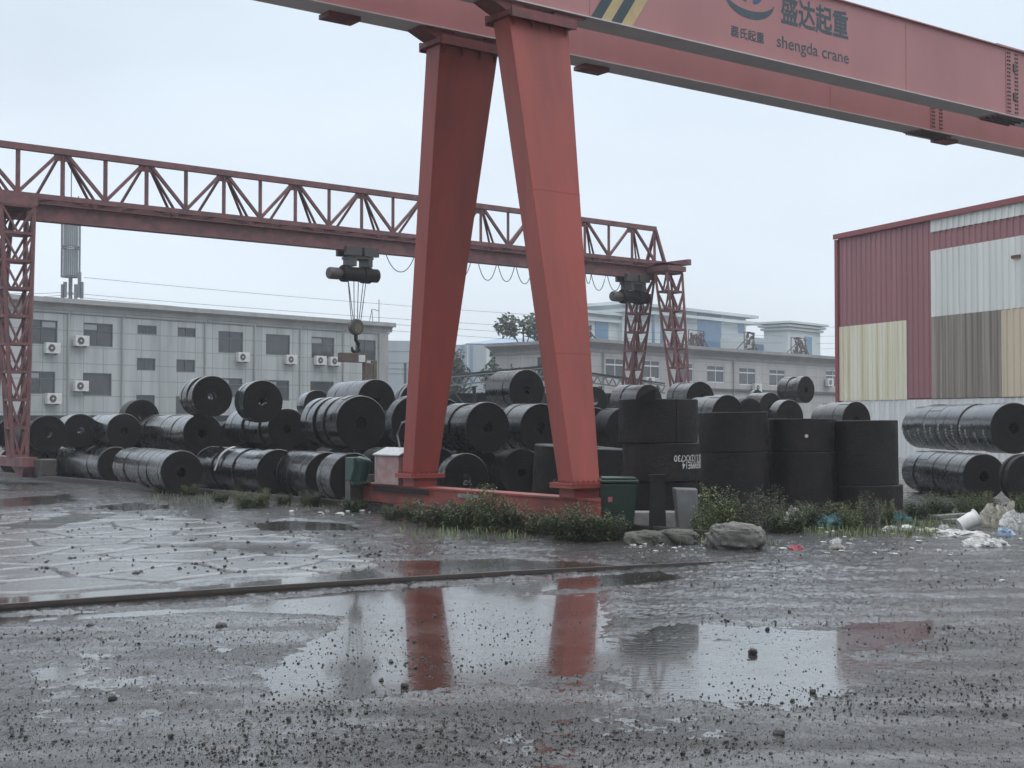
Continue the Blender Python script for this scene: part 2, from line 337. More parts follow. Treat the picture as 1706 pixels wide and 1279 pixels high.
def ground_height(X, Y):
    h = .0125 + .028 * fbm(X * .35, Y * .35, 3, 3) + .020 * fbm(X * 1.7, Y * 1.7, 4, 11) + .026 * fbm(X * 8, Y * 8, 3, 23) + .024 * fbm(X * 27, Y * 27, 3, 31)
    fl = 1.0
    for pts, wd, dp in PUD:
        sd = polysd(X, Y, pts) + .30 * wd * 2 * fbm(X * 2.2, Y * 2.2, 4, 51)
        m = sstep(wd * .5, -wd * .6, sd); h = h * (1 - m * .30) + m * (-dp * .85 + .009)
    # wheel ruts that run from lower left to the rail on the right
    for k, (x0, y0, x1, y1) in enumerate(((0, 985, 760, 870), (60, 1010, 860, 905), (900, 1279, 1706, 1010), (1200, 1279, 1706, 1120))):
        a, b = G(x0, y0), G(x1, y1); d = (b - a).normalized(); q = (X - a.x) * -d.y + (Y - a.y) * d.x
        if k > 5: h = h - .012 * np.exp(-(q / .16) ** 2) + .007 * np.exp(-((np.abs(q) - .3) / .1) ** 2)
    sd = polysd(X, Y, SLAB) + .7 * fbm(X * 1.1, Y * 1.1, 4, 71)
    m = sstep(.06, -.04, sd)
    # broken concrete: jittered cells, cracks between them
    u = (X * .62 + Y * .78) / 1.35; v = (-X * .78 + Y * .62) / 1.0
    u = u + .05 * fbm(X * 2.2, Y * 2.2, 4, 5); v = v + .05 * fbm(X * 2.2 + 9, Y * 2.2, 4, 6)
    f1 = np.full(X.shape, 9.); f2 = np.full(X.shape, 9.); iu, iv = np.floor(u), np.floor(v); tilt = np.zeros(X.shape)
    for du in (-1, 0, 1):
        for dv in (-1, 0, 1):
            cu, cv = iu + du, iv + dv
            pu = cu + .2 + .6 * hash2(cu, cv, 91); pv = cv + .2 + .6 * hash2(cu, cv, 92); dd = np.hypot(u - pu, v - pv)
            n1 = dd < f1; f2 = np.where(n1, f1, np.minimum(f2, dd)); tilt = np.where(n1, hash2(cu, cv, 93), tilt); f1 = np.where(n1, dd, f1)
    crack = sstep(.11, .05, (f2 - f1) + .09 * fbm(X * 9, Y * 9, 2, 95))
    hole = sstep(.15, .22, fbm(X * .7, Y * .7, 4, 97) + .07 * sstep(16, 20, Y))
    conc = m * (1 - crack) * (1 - hole)
    hs = .026 + .006 * (tilt - .5) + .003 * fbm(X * 2, Y * 2, 2, 99)
    h = h * (1 - m) + m * (hs * (1 - crack) * (1 - hole) + (crack + hole - crack * hole) * (.005 + .016 * fbm(X * 14, Y * 14, 3, 98)))
    # rougher, higher waste ground by the rail and the rubbish
    return h, conc, m * (1 - conc), m
NR, NC = 1050, 1150
k = np.arange(NR); yy = (2.6 ** -.55 - k * (2.6 ** -.55 - 70 ** -.55) / (NR - 1)) ** (-1 / .55); uu = np.linspace(-.72, .72, NC)
X = (yy[:, None] * uu[None, :]); Yg = np.repeat(yy[:, None], NC, 1)
H, CON, CRK, SLB = ground_height(X, Yg)
far = sstep(34, 44, Yg); H = H * (1 - far) + .01 * far
edge = np.zeros_like(H); edge[0, :] = edge[-1, :] = 1; edge[:, 0] = edge[:, -1] = 1; H = np.where(edge > 0, -.15, H)
me = bpy.data.meshes.new('ground'); me.vertices.add(NR * NC)
me.vertices.foreach_set('co', np.stack([X, Yg, H], -1).astype(np.float32).ravel())
i0 = (np.arange(NR - 1)[:, None] * NC + np.arange(NC - 1)[None, :]).ravel(); q = np.stack([i0, i0 + 1, i0 + NC + 1, i0 + NC], -1).astype(np.int32)
nf = len(q); me.loops.add(nf * 4); me.loops.foreach_set('vertex_index', q.ravel()); me.polygons.add(nf)
me.polygons.foreach_set('loop_start', np.arange(nf, dtype=np.int32) * 4); me.polygons.foreach_set('use_smooth', [True] * nf); me.update(calc_edges=True)
ac_ = me.attributes.new('crack', 'FLOAT', 'POINT'); ac_.data.foreach_set('value', CRK.astype(np.float32).ravel())
WET = sstep(.020, .0, H) * (1 - SLB)
aw = me.attributes.new('damp', 'FLOAT', 'POINT'); aw.data.foreach_set('value', WET.astype(np.float32).ravel())
at = me.attributes.new('concrete', 'FLOAT', 'POINT'); at.data.foreach_set('value', CON.astype(np.float32).ravel())

def ground_mat():
    m = bpy.data.materials.new('wet_yard_ground'); m.use_nodes = True; t = m.node_tree; b = t.nodes['Principled BSDF']; L = t.links.new
    def nd(k_, **kw):
        n = t.nodes.new(k_)
        for a, v in kw.items(): setattr(n, a, v)
        return n
    def noise(scale, det=5, st=None, ro=.6):
        n = nd('ShaderNodeTexNoise'); n.inputs['Scale'].default_value = scale; n.inputs['Detail'].default_value = det; n.inputs['Roughness'].default_value = ro
        L(tcn.outputs['Object'], n.inputs['Vector']); return n
    def rng_(src, a, b_, c, d):
        n = nd('ShaderNodeMapRange'); n.inputs['From Min'].default_value = a; n.inputs['From Max'].default_value = b_; n.inputs['To Min'].default_value = c; n.inputs['To Max'].default_value = d
        L(src, n.inputs['Value']); return n.outputs[0]
    def mix(f, a, b_):
        n = nd('ShaderNodeMix', data_type='RGBA')
        if isinstance(f, float): n.inputs[0].default_value = f
        else: L(f, n.inputs[0])
        for i, c in ((6, a), (7, b_)):
            if isinstance(c, tuple): n.inputs[i].default_value = (*c, 1)
            else: L(c, n.inputs[i])
        return n.outputs[2]
    tcn = nd('ShaderNodeTexCoord'); at_ = nd('ShaderNodeAttribute', attribute_name='concrete')
    big, mid, fine, grain = noise(.5, 6), noise(3.5, 7), noise(26, 8, ro=.78), noise(110, 3)
    mud = mix(rng_(mid.outputs[0], .35, .65, 0, 1), (.036, .0345, .0325), (.078, .074, .070))
    mud = mix(rng_(big.outputs[0], .4, .65, 0, .6), mud, (.06, .056, .052))
    mud = mix(rng_(grain.outputs[0], .5, .72, 0, .5), mud, (.085, .085, .083))
    grit, grit2 = noise(34, 9, ro=.82), noise(75, 6, ro=.8)
    mud = mix(rng_(grit.outputs[0], .51, .56, 0, .95), mud, (.005, .005, .005)); mud = mix(rng_(grit2.outputs[0], .56, .66, 0, .8), mud, (.19, .19, .188))
    aw_ = nd('ShaderNodeAttribute', attribute_name='damp')
    mp2 = nd('ShaderNodeMapping'); mp2.inputs['Scale'].default_value = (.5, 2.4, 1); mp2.inputs['Rotation'].default_value = (0, 0, R_(-38)); L(tcn.outputs['Object'], mp2.inputs[0])
    trk = nd('ShaderNodeTexNoise'); trk.inputs['Scale'].default_value = .9; trk.inputs['Detail'].default_value = 6; L(mp2.outputs[0], trk.inputs['Vector'])
    mud = mix(rng_(trk.outputs[0], .46, .62, 0, .75), mud, (.028, .026, .024)); mud = mix(rng_(trk.outputs[0], .36, .46, .55, 0), mud, (.14, .138, .134))
    mud = mix(rng_(aw_.outputs['Fac'], 0, 1, 0, .6), mud, (.026, .024, .022))
    ck_ = nd('ShaderNodeAttribute', attribute_name='crack'); mud = mix(rng_(ck_.outputs['Fac'], .2, .7, 0, .9), mud, (.016, .015, .014))
    con = mix(rng_(mid.outputs[0], .3, .7, 0, 1), (.25, .255, .255), (.145, .15, .15))
    con = mix(rng_(big.outputs[0], .45, .7, 0, .7), con, (.07, .07, .068))
    L(mix(at_.outputs['Fac'], mud, con), b.inputs['Base Color'])
    rm0 = rng_(trk.outputs[0], .36, .62, .07, .30); mrw = nd('ShaderNodeMix', data_type='FLOAT'); L(aw_.outputs['Fac'], mrw.inputs[0]); L(rm0, mrw.inputs[2]); mrw.inputs[3].default_value = .09; mrk = nd('ShaderNodeMix', data_type='FLOAT'); L(ck_.outputs['Fac'], mrk.inputs[0]); L(mrw.outputs[0], mrk.inputs[2]); mrk.inputs[3].default_value = .75; rm = mrk.outputs[0]; rc = rng_(mid.outputs[0], .35, .65, .10, .30)
    mr = nd('ShaderNodeMix', data_type='FLOAT'); L(at_.outputs['Fac'], mr.inputs[0]); L(rm, mr.inputs[2]); L(rc, mr.inputs[3]); L(mr.outputs[0], b.inputs['Roughness'])
    b1 = nd('ShaderNodeBump'); b1.inputs['Distance'].default_value = .035; L(fine.outputs[0], b1.inputs['Height'])
    b2 = nd('ShaderNodeBump'); b2.inputs['Distance'].default_value = .010; L(grain.outputs[0], b2.inputs['Height']); L(b1.outputs[0], b2.inputs['Normal'])
    st = rng_(at_.outputs['Fac'], 0, 1, .75, .16); L(st, b1.inputs['Strength']); L(st, b2.inputs['Strength'])
    L(b2.outputs[0], b.inputs['Normal']); b.inputs['Specular IOR Level'].default_value = .6
    cw = rng_(trk.outputs[0], .38, .60, .95, .35); L(cw, b.inputs['Coat Weight']); b.inputs['Coat Roughness'].default_value = .17; b.inputs['Coat IOR'].default_value = 1.4     # film of rain water over the mud
    b3 = nd('ShaderNodeBump'); b3.inputs['Distance'].default_value = .01; b3.inputs['Strength'].default_value = .22; L(fine.outputs[0], b3.inputs['Height']); L(b3.outputs[0], b.inputs['Coat Normal'])
    return m
GROUND = ground_mat(); me.materials.append(GROUND)
go = bpy.data.objects.new('ground', me); COL.objects.link(go); tag(go, 'wet dark muddy yard ground with ruts and broken concrete', None, kind='structure')
o = MB().add([(-320, -40, -.16), (320, -40, -.16), (320, 330, -.16), (-320, 330, -.16)], [(0, 1, 2, 3)]).build('terrain', GROUND); tag(o, kind='structure')
# standing rain water at one level: shows wherever the yard dips below it
WATER = material('puddle_water', (.030, .027, .022), (.055, .048, .040), 1.3, rough=.045, rough2=.24, contrast=(.42, .70), spec=.5, bump=.13, bscale=11, bstretch=(1, 2.2, 1))
WATER.node_tree.nodes['Principled BSDF'].inputs['IOR'].default_value = 1.5
WATER.node_tree.nodes['Principled BSDF'].inputs['Coat Weight'].default_value = .5; WATER.node_tree.nodes['Principled BSDF'].inputs['Coat Roughness'].default_value = .05
o = MB().add([(-17, 3.2, 0), (17, 3.2, 0), (24, 34, 0), (-24, 34, 0)], [(0, 1, 2, 3)]).build('puddle_water', WATER); tag(o, kind='structure')
HMAP = H
def gz(x, y):
    i = int(np.clip(np.searchsorted(yy, y) - 1, 1, NR - 3)); j = int(np.clip((x / y + .72) / 1.44 * (NC - 1), 1, NC - 3)); return float(HMAP[i:i + 2, j:j + 2].max())

# rails
def rail(name, pts, label, z0=-.03, hh=.075):
    mb, top = MB(), MB()
    for i in range(len(pts) - 1):
        a, b = Vector(pts[i]), Vector(pts[i + 1])
        mb.bar(a + Vector((0, 0, z0 + .02)), b + Vector((0, 0, z0 + .02)), .11, .04)
        mb.bar(a + Vector((0, 0, hh / 2 - .012)), b + Vector((0, 0, hh / 2 - .012)), .03, hh - .02)
        mb.bar(a + Vector((0, 0, hh - .016)), b + Vector((0, 0, hh - .016)), .062, .03)
        top.bar(a + Vector((0, 0, hh + .001)), b + Vector((0, 0, hh + .001)), .05, .006)
    r = thing(name, label, 'rail', pts[0]); mb.build('rail_profile', RAILM, r); top.build('running_surface', RAILTOP if hh > .1 else RAILM, r); return r
g0 = [G(-420, 1049), G(0, 1020.5), G(300, 998), G(600, 977), G(860, 960), G(1123, 943.5)]
rail('crane_rail', [(p.x, p.y, z_) for p, z_ in zip(g0, (0, 0, 0, -.004, -.012, -.035))] + [(G(1300, 930).x, G(1300, 930).y, -.075)], 'low black rail crossing the puddles in the foreground', hh=.068)
bdir = Vector((-.643, .766, 0)); r0 = Vector((-2.62, 24.2, 0))
rail('crane_rail', [r0 - bdir * 9, r0 + bdir * 3, r0 + bdir * 30], 'far rail in the weeds at the foot of the black coil pile', hh=.13)

# ------------------------------------------------------------------ text
def text_mb(body, offset=0.0):
    c = bpy.data.curves.new('t', 'FONT'); c.body = body; c.size = 1.0; c.offset = offset; c.resolution_u = 3
    ob = bpy.data.objects.new('t', c); COL.objects.link(ob); dg = bpy.context.evaluated_depsgraph_get(); dg.update()
    m = bpy.data.meshes.new_from_object(ob.evaluated_get(dg)); mb = MB(); mb.add([v.co[:] for v in m.vertices], [tuple(p.vertices) for p in m.polygons])
    bpy.data.objects.remove(ob); bpy.data.curves.remove(c); bpy.data.meshes.remove(m); return mb
def extent(mb):
    a = np.array(mb.v); return a.min(0), a.max(0)
def text_on(name, body, O, U, V, n, width, height, mat, parent, offset=0.0, thick=.004):
    mb = text_mb(body, offset); lo, hi = extent(mb); O, U, V, n = Vector(O), Vector(U), Vector(V), Vector(n)
    sx = width / (hi[0] - lo[0]); sy = height / (hi[1] - lo[1])
    mb.v = [tuple(O + U * ((v[0] - lo[0]) * sx) + V * ((v[1] - lo[1]) * sy) + n * thick) for v in mb.v]
    return mb.build(name, mat, parent)

# ------------------------------------------------------------------ red gantry crane
A = Vector((-2.57, 24.3, 0)); D1 = Vector((.6, -.8, 0)); G1 = Vector((.8, .6, 0)); Z = Vector((0, 0, 1))
cr = thing('gantry_crane', 'large red double-girder gantry crane with boxy legs standing over the weeds', 'gantry crane', tuple(A))
LT, LB, ZT, ZB = (2.93, 4.77), (1.68, 5.9), 7.62, .70
def legbox(tt, tb, zt, zb, wt, wb, dt, db):
    c = []
    for t, z, w_, d in ((tb, zb, wb, db), (tt, zt, wt, dt)):
        for a, b in ((-1, -1), (1, -1), (1, 1), (-1, 1)): c.append(A + D1 * (t - b * d / 2) + G1 * (a * w_ / 2) + Z * z)
    return c
for tt, tb in zip(LT, LB):
    lg = MB().hexa(legbox(tt, tb, ZT, ZB, 1.15, .5, .40, .34)).build('leg', RED, cr, bevel=.012)
    for f_ in (.27, .62):
        z_ = ZB + (ZT - ZB) * f_; t_ = tb + (tt - tb) * f_; w_ = .5 + .65 * f_ + .004; d_ = .34 + .06 * f_ + .004
        MB().obox(A + D1 * t_, G1, D1, (-w_ / 2, w_ / 2), (-d_ / 2, d_ / 2), z_ - .004, z_ + .004).build('weld_seam', RED, lg)
    fl = MB().obox(A + D1 * tb, G1, D1, (-.34, .34), (-.26, .26), ZB - .035, ZB + .0)
    fl.obox(A + D1 * tb, G1, D1, (-.34, .34), (-.26, .26), ZB - .075, ZB - .04)
    fl.build('leg_flange', RED, lg)
    bo = MB()
    for a in np.linspace(-.29, .29, 7):
        for d in (-.215, .215):
            p = A + D1 * (tb + d) + G1 * a; bo.tube([p + Z * (ZB + .002), p + Z * (ZB + .035)], .017, 6)
    for d in np.linspace(-.12, .12, 3):
        for a in (-.29, .29):
            p = A + D1 * (tb + d) + G1 * a; bo.tube([p + Z * (ZB + .002), p + Z * (ZB + .035)], .017, 6)
    bo.build('flange_bolts', REDDK, lg)
    st = MB().hexa(legbox(tb, tb, ZB - .076, .484, .46, .46, .34, .34)); st.build('leg_stub', RED, cr)
    hd = MB()
    hd.obox(A + D1 * tt, G1, D1, (-.64, .64), (-.30, .30), ZT + .002, ZT + .032).obox(A + D1 * tt, G1, D1, (-.64, .64), (-.30, .30), ZT + .036, ZT + .085)
    for sd in (-1, 1):      # rolled lip and gussets of the head plate
        hd.obox(A + D1 * (tt + sd * .325), G1, D1, (-.62, .62), (-.022, .022), ZT - .03, ZT + .12)
        for a in (-.5, -.15, .2, .5): hd.hexa([*(A + D1 * (tt + sd * .203 + sd * e_) + G1 * (a + f_) + Z * (ZT - .14) for e_, f_ in ((0, -.012), (0, .012), (.012, .012), (.012, -.012))), *(A + D1 * (tt + sd * .203 + sd * e_) + G1 * (a + f_) + Z * (ZT - .001) for e_, f_ in ((0, -.012), (0, .012), (.09, .012), (.09, -.012)))])
    for s_ in (-1, 1):      # tapered haunches under the girder
        o1 = A + D1 * tt
        hd.hexa([o1 + G1 * (s_ * a) + D1 * b + Z * z for z, q4 in ((ZT + .087, ((.3, -.2), (.62, -.2), (.62, .2), (.3, .2))), (ZT + .23, ((.3, -.2), (.95, -.2), (.95, .2), (.3, .2)))) for a, b in q4])
    hd.build('head_plate', REDDK, lg)
# base beam
bm_ = MB()
bm_.obox(A, D1, G1, (.05, 6.55), (-.17, .17), .16, .45)
bm_.obox(A, D1, G1, (1.1, 5.9), (-.168, .168), .03, .158)
bm_.build('base_beam', REDDIRT, cr, bevel=.01)
MB().obox(A, D1, G1, (.0, 6.6), (-.19, .19), .452, .482).build('beam_top_flange', REDDIRT, cr)
MB().obox(A, D1, G1, (.55, 2.3), (-.25, -.232), .36, .44).build('beam_side_channel', BLK, cr)
MB().obox(A, D1, G1, (3.1, 3.65), (-.20, -.172), .36, .42).build('beam_step_plate', GREYST, cr)
MB().obox(A, D1, G1, (6.552, 6.60), (-.19, .19), .10, .45).build('end_plate', RED, cr)
for t in (.28, 6.2):
    wh = MB().lathe([(.05, -.07), (.17, -.07), (.19, -.055), (.19, -.045), (.165, -.04), (.165, .04), (.19, .045), (.19, .055), (.17, .07), (.05, .07)], 24, axis='x', closed=True)
    wh.xf(Matrix.Translation(A + D1 * t + Z * .29 - Z * .0) @ Matrix(((G1.x, D1.x, 0, 0), (G1.y, D1.y, 0, 0), (0, 0, 1, 0), (0, 0, 0, 1)))); wh.build('wheel', STEEL, cr, smooth=True)
MB().obox(A, D1, G1, (-.10, .0), (-.2, .2), .1, .62).obox(A, D1, G1, (-.22, -.102), (-.07, .07), .25, .38).build('buffer', STEEL, cr)
# travel motor: finned green body tilted on the drive box
mo = MB().lathe([(.0, -.26), (.10, -.26), (.12, -.22), (.12, .18), (.135, .19), (.135, .24), (.09, .27), (0, .27)], 18)
for k_ in range(18):
    t_ = 2 * math.pi * k_ / 18; mo.hexa([(r_ * math.cos(t_ + dt_), r_ * math.sin(t_ + dt_), z_) for z_ in (-.2, .17) for r_, dt_ in ((.118, -.04), (.145, -.03), (.145, .03), (.118, .04))])
mo.xf(Matrix.Translation(A + D1 * .25 - G1 * .32 + Z * .68) @ Matrix.Rotation(R_(14), 4, 'Y')); mot = mo.build('travel_motor', GREEN, cr)
MB().obox(A + D1 * .1 - G1 * .32, D1, G1, (-.2, .12), (-.12, .12), .52, .94).build('motor_terminal_box', GREEN, mot, bevel=.02)
MB().obox(A + D1 * .1 - G1 * .3, D1, G1, (-.16, .3), (-.1, .1), .484, .52).obox(A + D1 * .02 - G1 * .3, D1, G1, (-.12, .06), (-.13, .13), .12, .518).build('motor_bracket', STEEL, mot)
# cable drum cabinet: grey sheet housing with gabled lid and a round opening
cb = A + D1 * .95 + G1 * .0
hs = MB().obox(cb, D1, G1, (-.32, .42), (-.24, .24), .484, .98); cab = hs.build('electrical_cabinet', CAB2, cr, bevel=.01)
MB().add([cb + D1 * a + G1 * b + Z * z for a in (-.36, .50) for b, z in ((-.28, .985), (.0, 1.10), (.28, .985), (.28, 1.005), (0, 1.125), (-.28, 1.005))], [(0, 1, 2, 3, 4, 5), (11, 10, 9, 8, 7, 6)] + [(i, (i + 1) % 6, 6 + (i + 1) % 6, 6 + i) for i in range(6)]).build('cabinet_lid', CABIN, cab)
MB().obox(cb, D1, G1, (-.345, -.322), (-.245, .245), .49, .978).build('cabinet_end_panel', CABIN, cab)
ho = MB().lathe([(0, -.004), (.085, -.004), (.085, .004), (0, .004)], 20, axis='x'); ho.xf(Matrix.Translation(cb - D1 * .352 + G1 * -.08 + Z * .76) @ Matrix(((D1.x, G1.x, 0, 0), (D1.y, G1.y, 0, 0), (0, 0, 1, 0), (0, 0, 0, 1)))); ho.build('cable_opening', BLK, cab)
cp = MB(); cp.tube([cb + D1 * .1 + Z * 1.1, cb - D1 * .0 + Z * 1.35, cb + D1 * .15 + Z * 1.55, cb + D1 * .4 + Z * 1.6], .018, 6); cp.build('conduit_pipe', GREYST, cr)
# girders
GZ0, GZ1, SPL = 7.86, 9.27, 12.4
def girder(t, s0, s1, mat):
    o_ = A + D1 * t
    g_ = MB().obox(o_, G1, D1, (s0, s1), (-.21, .21), GZ0 + .022, GZ1 - .022).build('girder', mat, cr)
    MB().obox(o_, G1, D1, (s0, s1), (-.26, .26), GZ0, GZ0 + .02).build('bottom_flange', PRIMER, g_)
    MB().obox(o_, G1, D1, (s0, s1), (-.27, .27), GZ1 - .02, GZ1).build('top_flange', mat, g_)
    for s_ in (-4.2, 1.0, 8.9, 18.6):
        MB().obox(o_, G1, D1, (s_ - .008, s_ + .008), (-.2165, .2165), GZ0 + .024, GZ1 - .024).build('weld_seam', mat, g_)
    sp = MB().obox(o_, G1, D1, (SPL - .22, SPL + .22), (.2115, .224), GZ0 + .05, GZ1 - .05).obox(o_, G1, D1, (SPL - .55, SPL + .55), (-.25, .25), GZ0 - .016, GZ0 - .001).obox(o_, G1, D1, (SPL - .5, SPL + .5), (-.26, .26), GZ1 + .001, GZ1 + .014)
    nb_f = len(sp.f); bt = sp
    for a in (-.17, -.10, .10, .17):
        for z in np.linspace(GZ0 + .1, GZ1 - .1, 16):
            p = o_ + D1 * .224 + G1 * (SPL + a) + Z * z; bt.bar(p, p + D1 * .022, .03)
    for a in np.linspace(-.5, .5, 15):
        for b in (-.2, -.07, .07, .2):
            p = o_ + D1 * b + G1 * (SPL + a) + Z * (GZ0 - .017); bt.bar(p, p - Z * .04, .03)
            p = o_ + D1 * b + G1 * (SPL + a) + Z * (GZ1 + .015); bt.bar(p, p + Z * .03, .03)
    so2 = bt.build('splice_plate', [mat, STEEL], g_)
    for p_ in so2.data.polygons:
        if p_.index >= nb_f: p_.material_index = 1
    return g_
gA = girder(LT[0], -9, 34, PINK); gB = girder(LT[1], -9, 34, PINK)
br_ = MB()
for s_, gp in ((-2.2, gA), (2.9, gA), (13.2, gA)):
    MB().obox(A + D1 * (LT[0] - .12), G1, D1, (s_ - .28, s_ + .28), (-.2, .12), GZ0 - .075, GZ0 - .002).build('underside_bracket', REDDK, gp)
MB().obox(A + D1 * (LT[1] - .0), G1, D1, (SPL + .02, SPL + .12), (.226, .25), GZ0 + .35, GZ0 + .5).build('bolt_cover', STEEL, gB)
MB().obox(A + D1 * LT[1], G1, D1, (SPL + .02, SPL + .12), (.226, .25), GZ0 + .95, GZ0 + 1.1).build('bolt_cover', STEEL, gB)
# lettering and emblem on the near girder
FP = A + D1 * (LT[1] + .21); NF = D1
def fpt(px, py): return onplane(px, py, FP, NF)
def text_px(name, body, px0, py0, px1, hpx, mat, off=0.0):
    O = fpt(px0, py0); w_ = (fpt(px1, py0 + (px1 - px0) * .2) - O).dot(G1); h_ = abs((fpt(px0, py0 - hpx) - O).z)
    return text_on(name, body, O, G1, Z, NF, w_, h_, mat, gB, off)
text_px('lettering', '盛达起重', 1301, 39, 1413, 50, LETTER, .022)
text_px('lettering', '磊氏起重', 1217, 60, 1273, 19, LETTER, .016)
text_px('lettering', 'shengda crane', 1294, 84, 1414, 27, LETTER, .006)
em = MB()
def arc_pts(c, rx, ry, a0, a1, n): return [(c[0] + rx * math.cos(R_(a0 + (a1 - a0) * i / n)), c[1] + ry * math.sin(R_(a0 + (a1 - a0) * i / n))) for i in range(n + 1)]
cO = fpt(1249, 12)
def flat(pts, mat, nm):
    m_ = MB(); m_.add([cO + G1 * x_ + Z * y_ + NF * .004 for x_, y_ in pts], [tuple(range(len(pts)))]); return m_.build(nm, mat, gB)
lo_ = arc_pts((0, .16), .62, .36, 200, 340, 16); up_ = arc_pts((0, .24), .66, .30, 340, 200, 16)
m_ = MB()
n_ = len(lo_); m_.add([cO + G1 * x_ + Z * y_ + NF * .004 for x_, y_ in lo_ + up_[::-1]], [(i, i + 1, n_ + i + 1, n_ + i) for i in range(n_ - 1)]); m_.build('emblem_swoosh', LETTER, gB)
flat(arc_pts((-.06, .34), .26, .27, 95, 265, 12), material('emblem_green', (.06, .16, .10), None, rough=.6), 'emblem_leaf')
flat(arc_pts((.08, .34), .27, .27, -90, 90, 12), material('emblem_blue', (.06, .10, .20), None, rough=.6), 'emblem_drop')
for i, (xa, xb, mt) in enumerate(((984, 1001, BLUEBLK), (1001.3, 1017.5, YEL), (1017.8, 1034.5, BLUEBLK), (1034.8, 1053, YEL))):
    a_, b_ = fpt(xa, 27 + .2266 * (xa - 940)), fpt(xb, 27 + .2266 * (xb - 940)); za = GZ0 + .03; sh = .62
    MB().add([Vector((a_.x, a_.y, za)) + NF * .004, Vector((b_.x, b_.y, za)) + NF * .004, Vector((b_.x, b_.y, za + .9)) + G1 * sh + NF * .004, Vector((a_.x, a_.y, za + .9)) + G1 * sh + NF * .004], [(0, 1, 2, 3)]).build('warning_stripe', mt, gB)

# ------------------------------------------------------------------ truss gantry crane behind
T0 = Vector((-13, 36, 0)); G2 = Vector((.766, .643, 0)); B2 = Vector((-.643, .766, 0))
tr = thing('truss_crane', 'old rusty red lattice gantry crane spanning the yard behind the coil pile', 'gantry crane', tuple(T0))
def tp(s, t, z): return T0 + G2 * s + B2 * t + Z * z
ZC, ZL, ZI = 8.88, 7.60, 7.42
S0, S1, ST = -4.6, 25.0, 24.0
MB().bar(tp(S0, -.12, ZC), tp(ST, -.12, ZC), .17, .17).build('top_chord', TRUSS, tr)
TN, TF = -.12, .85
for t in (TN, TF): MB().bar(tp(S0, t, ZL), tp(S1, t, ZL), .12, .14).build('lower_chord', TRUSS, tr)
ib = MB().obox(T0, G2, B2, (S0, S1 - .9), (-.16, .16), 6.95, 6.975).obox(T0, G2, B2, (S0, S1 - .9), (-.02, .02), 6.977, 7.395).obox(T0, G2, B2, (S0, S1 - .9), (-.16, .16), 7.397, 7.42)
ib.build('monorail_beam', TRUSS, tr)
nodes = [.94 + 2.4235 * i for i in range(-2, 10)]
for i, s in enumerate(nodes):
    if s <= ST: MB().bar(tp(s, TN, ZC - .06), tp(s, TN, ZL), .095).build('vertical_strut', TRUSS, tr)
    for d_ in (-1.21, 1.21):
        e_ = s + d_
        if S0 < e_ < ST + .3: MB().bar(tp(s + (.12 if d_ > 0 else -.12), TN, ZC - .07), tp(e_, TN, ZL + .06), .085).build('diagonal_brace', TRUSS, tr)
    for e_ in (s - .42, s + 1.21, s + 1.42):
        if S0 < e_ < ST + .3: MB().bar(tp(s + (.08 if e_ > s else -.08), TN + .03, ZC - .09), tp(e_, TF, ZL + .05), .06).build('diagonal_brace', TRUSS, tr)
    m_ = s + 1.21
    if m_ < ST: MB().bar(tp(m_, TN, ZC - .06), tp(m_, TN, ZL), .095).build('vertical_strut', TRUSS, tr)
    MB().obox(tp(s, TN, 0), G2, B2, (-.24, .24), (-.012, .012), ZC - .26, ZC - .087).build('gusset_plate', TRUSS, tr)
    if m_ < S1:
        MB().bar(tp(m_, TN, ZL), tp(m_, TF, ZL), .07).build('cross_tie', TRUSS, tr)
        MB().bar(tp(s, TN, ZL), tp(m_, TF, ZL), .05).build('lateral_brace', TRUSS, tr)
        MB().obox(tp(m_, 0, 0), G2, B2, (-.2, .2), (-.1, .1), 7.421, ZL - .072).build('beam_hanger', TRUSS, tr)
        # shallow arched stay between hangers
        MB().tube([tp(s + a, -.1, 7.43 + .15 * math.sin(math.pi * (a + .7) / 1.4)) for a in np.linspace(-.7, .7, 7)], .03, 5).build('arched_stay', TRUSS, tr)
for t in (TN, TF): MB().bar(tp(ST, TN, ZC - .02), tp(S1 - .5, t, ZL + .05), .11).build('end_post', TRUSS, tr)
MB().obox(T0, G2, B2, (S1 - 1.4, S1 + .05), (-1.0, 1.0), 7.50, ZL - .075).obox(T0, G2, B2, (S1 - .1, S1 + .05), (-1.0, 1.0), ZL - .074, ZL + .12).build('end_platform', TRUSS, tr)
def lattice(name, top, bot, tw, bw, n, mat, parent, cw=.085, jitter=0):
    mb = MB(); cs = []
    for c, (a, b) in ((top, tw), (bot, bw)): cs.append([c + G2 * (sa * a / 2) + B2 * (sb * b / 2) for sa, sb in ((-1, -1), (1, -1), (1, 1), (-1, 1))])
    for k_ in range(4): mb.bar(cs[0][k_], cs[1][k_], cw)
    lev = [[cs[0][k_].lerp(cs[1][k_], i / n) for k_ in range(4)] for i in range(n + 1)]
    for i in range(n + 1):
        for k_ in range(4):
            a, b = lev[i][k_], lev[i][(k_ + 1) % 4]; mb.bar(a, b, cw * .85)
            if i < n:
                c = lev[i + 1][k_].lerp(lev[i + 1][(k_ + 1) % 4], .5); mb.bar(a, c, cw * .6); mb.bar(b, c, cw * .6)
    return mb.build(name, mat, parent)
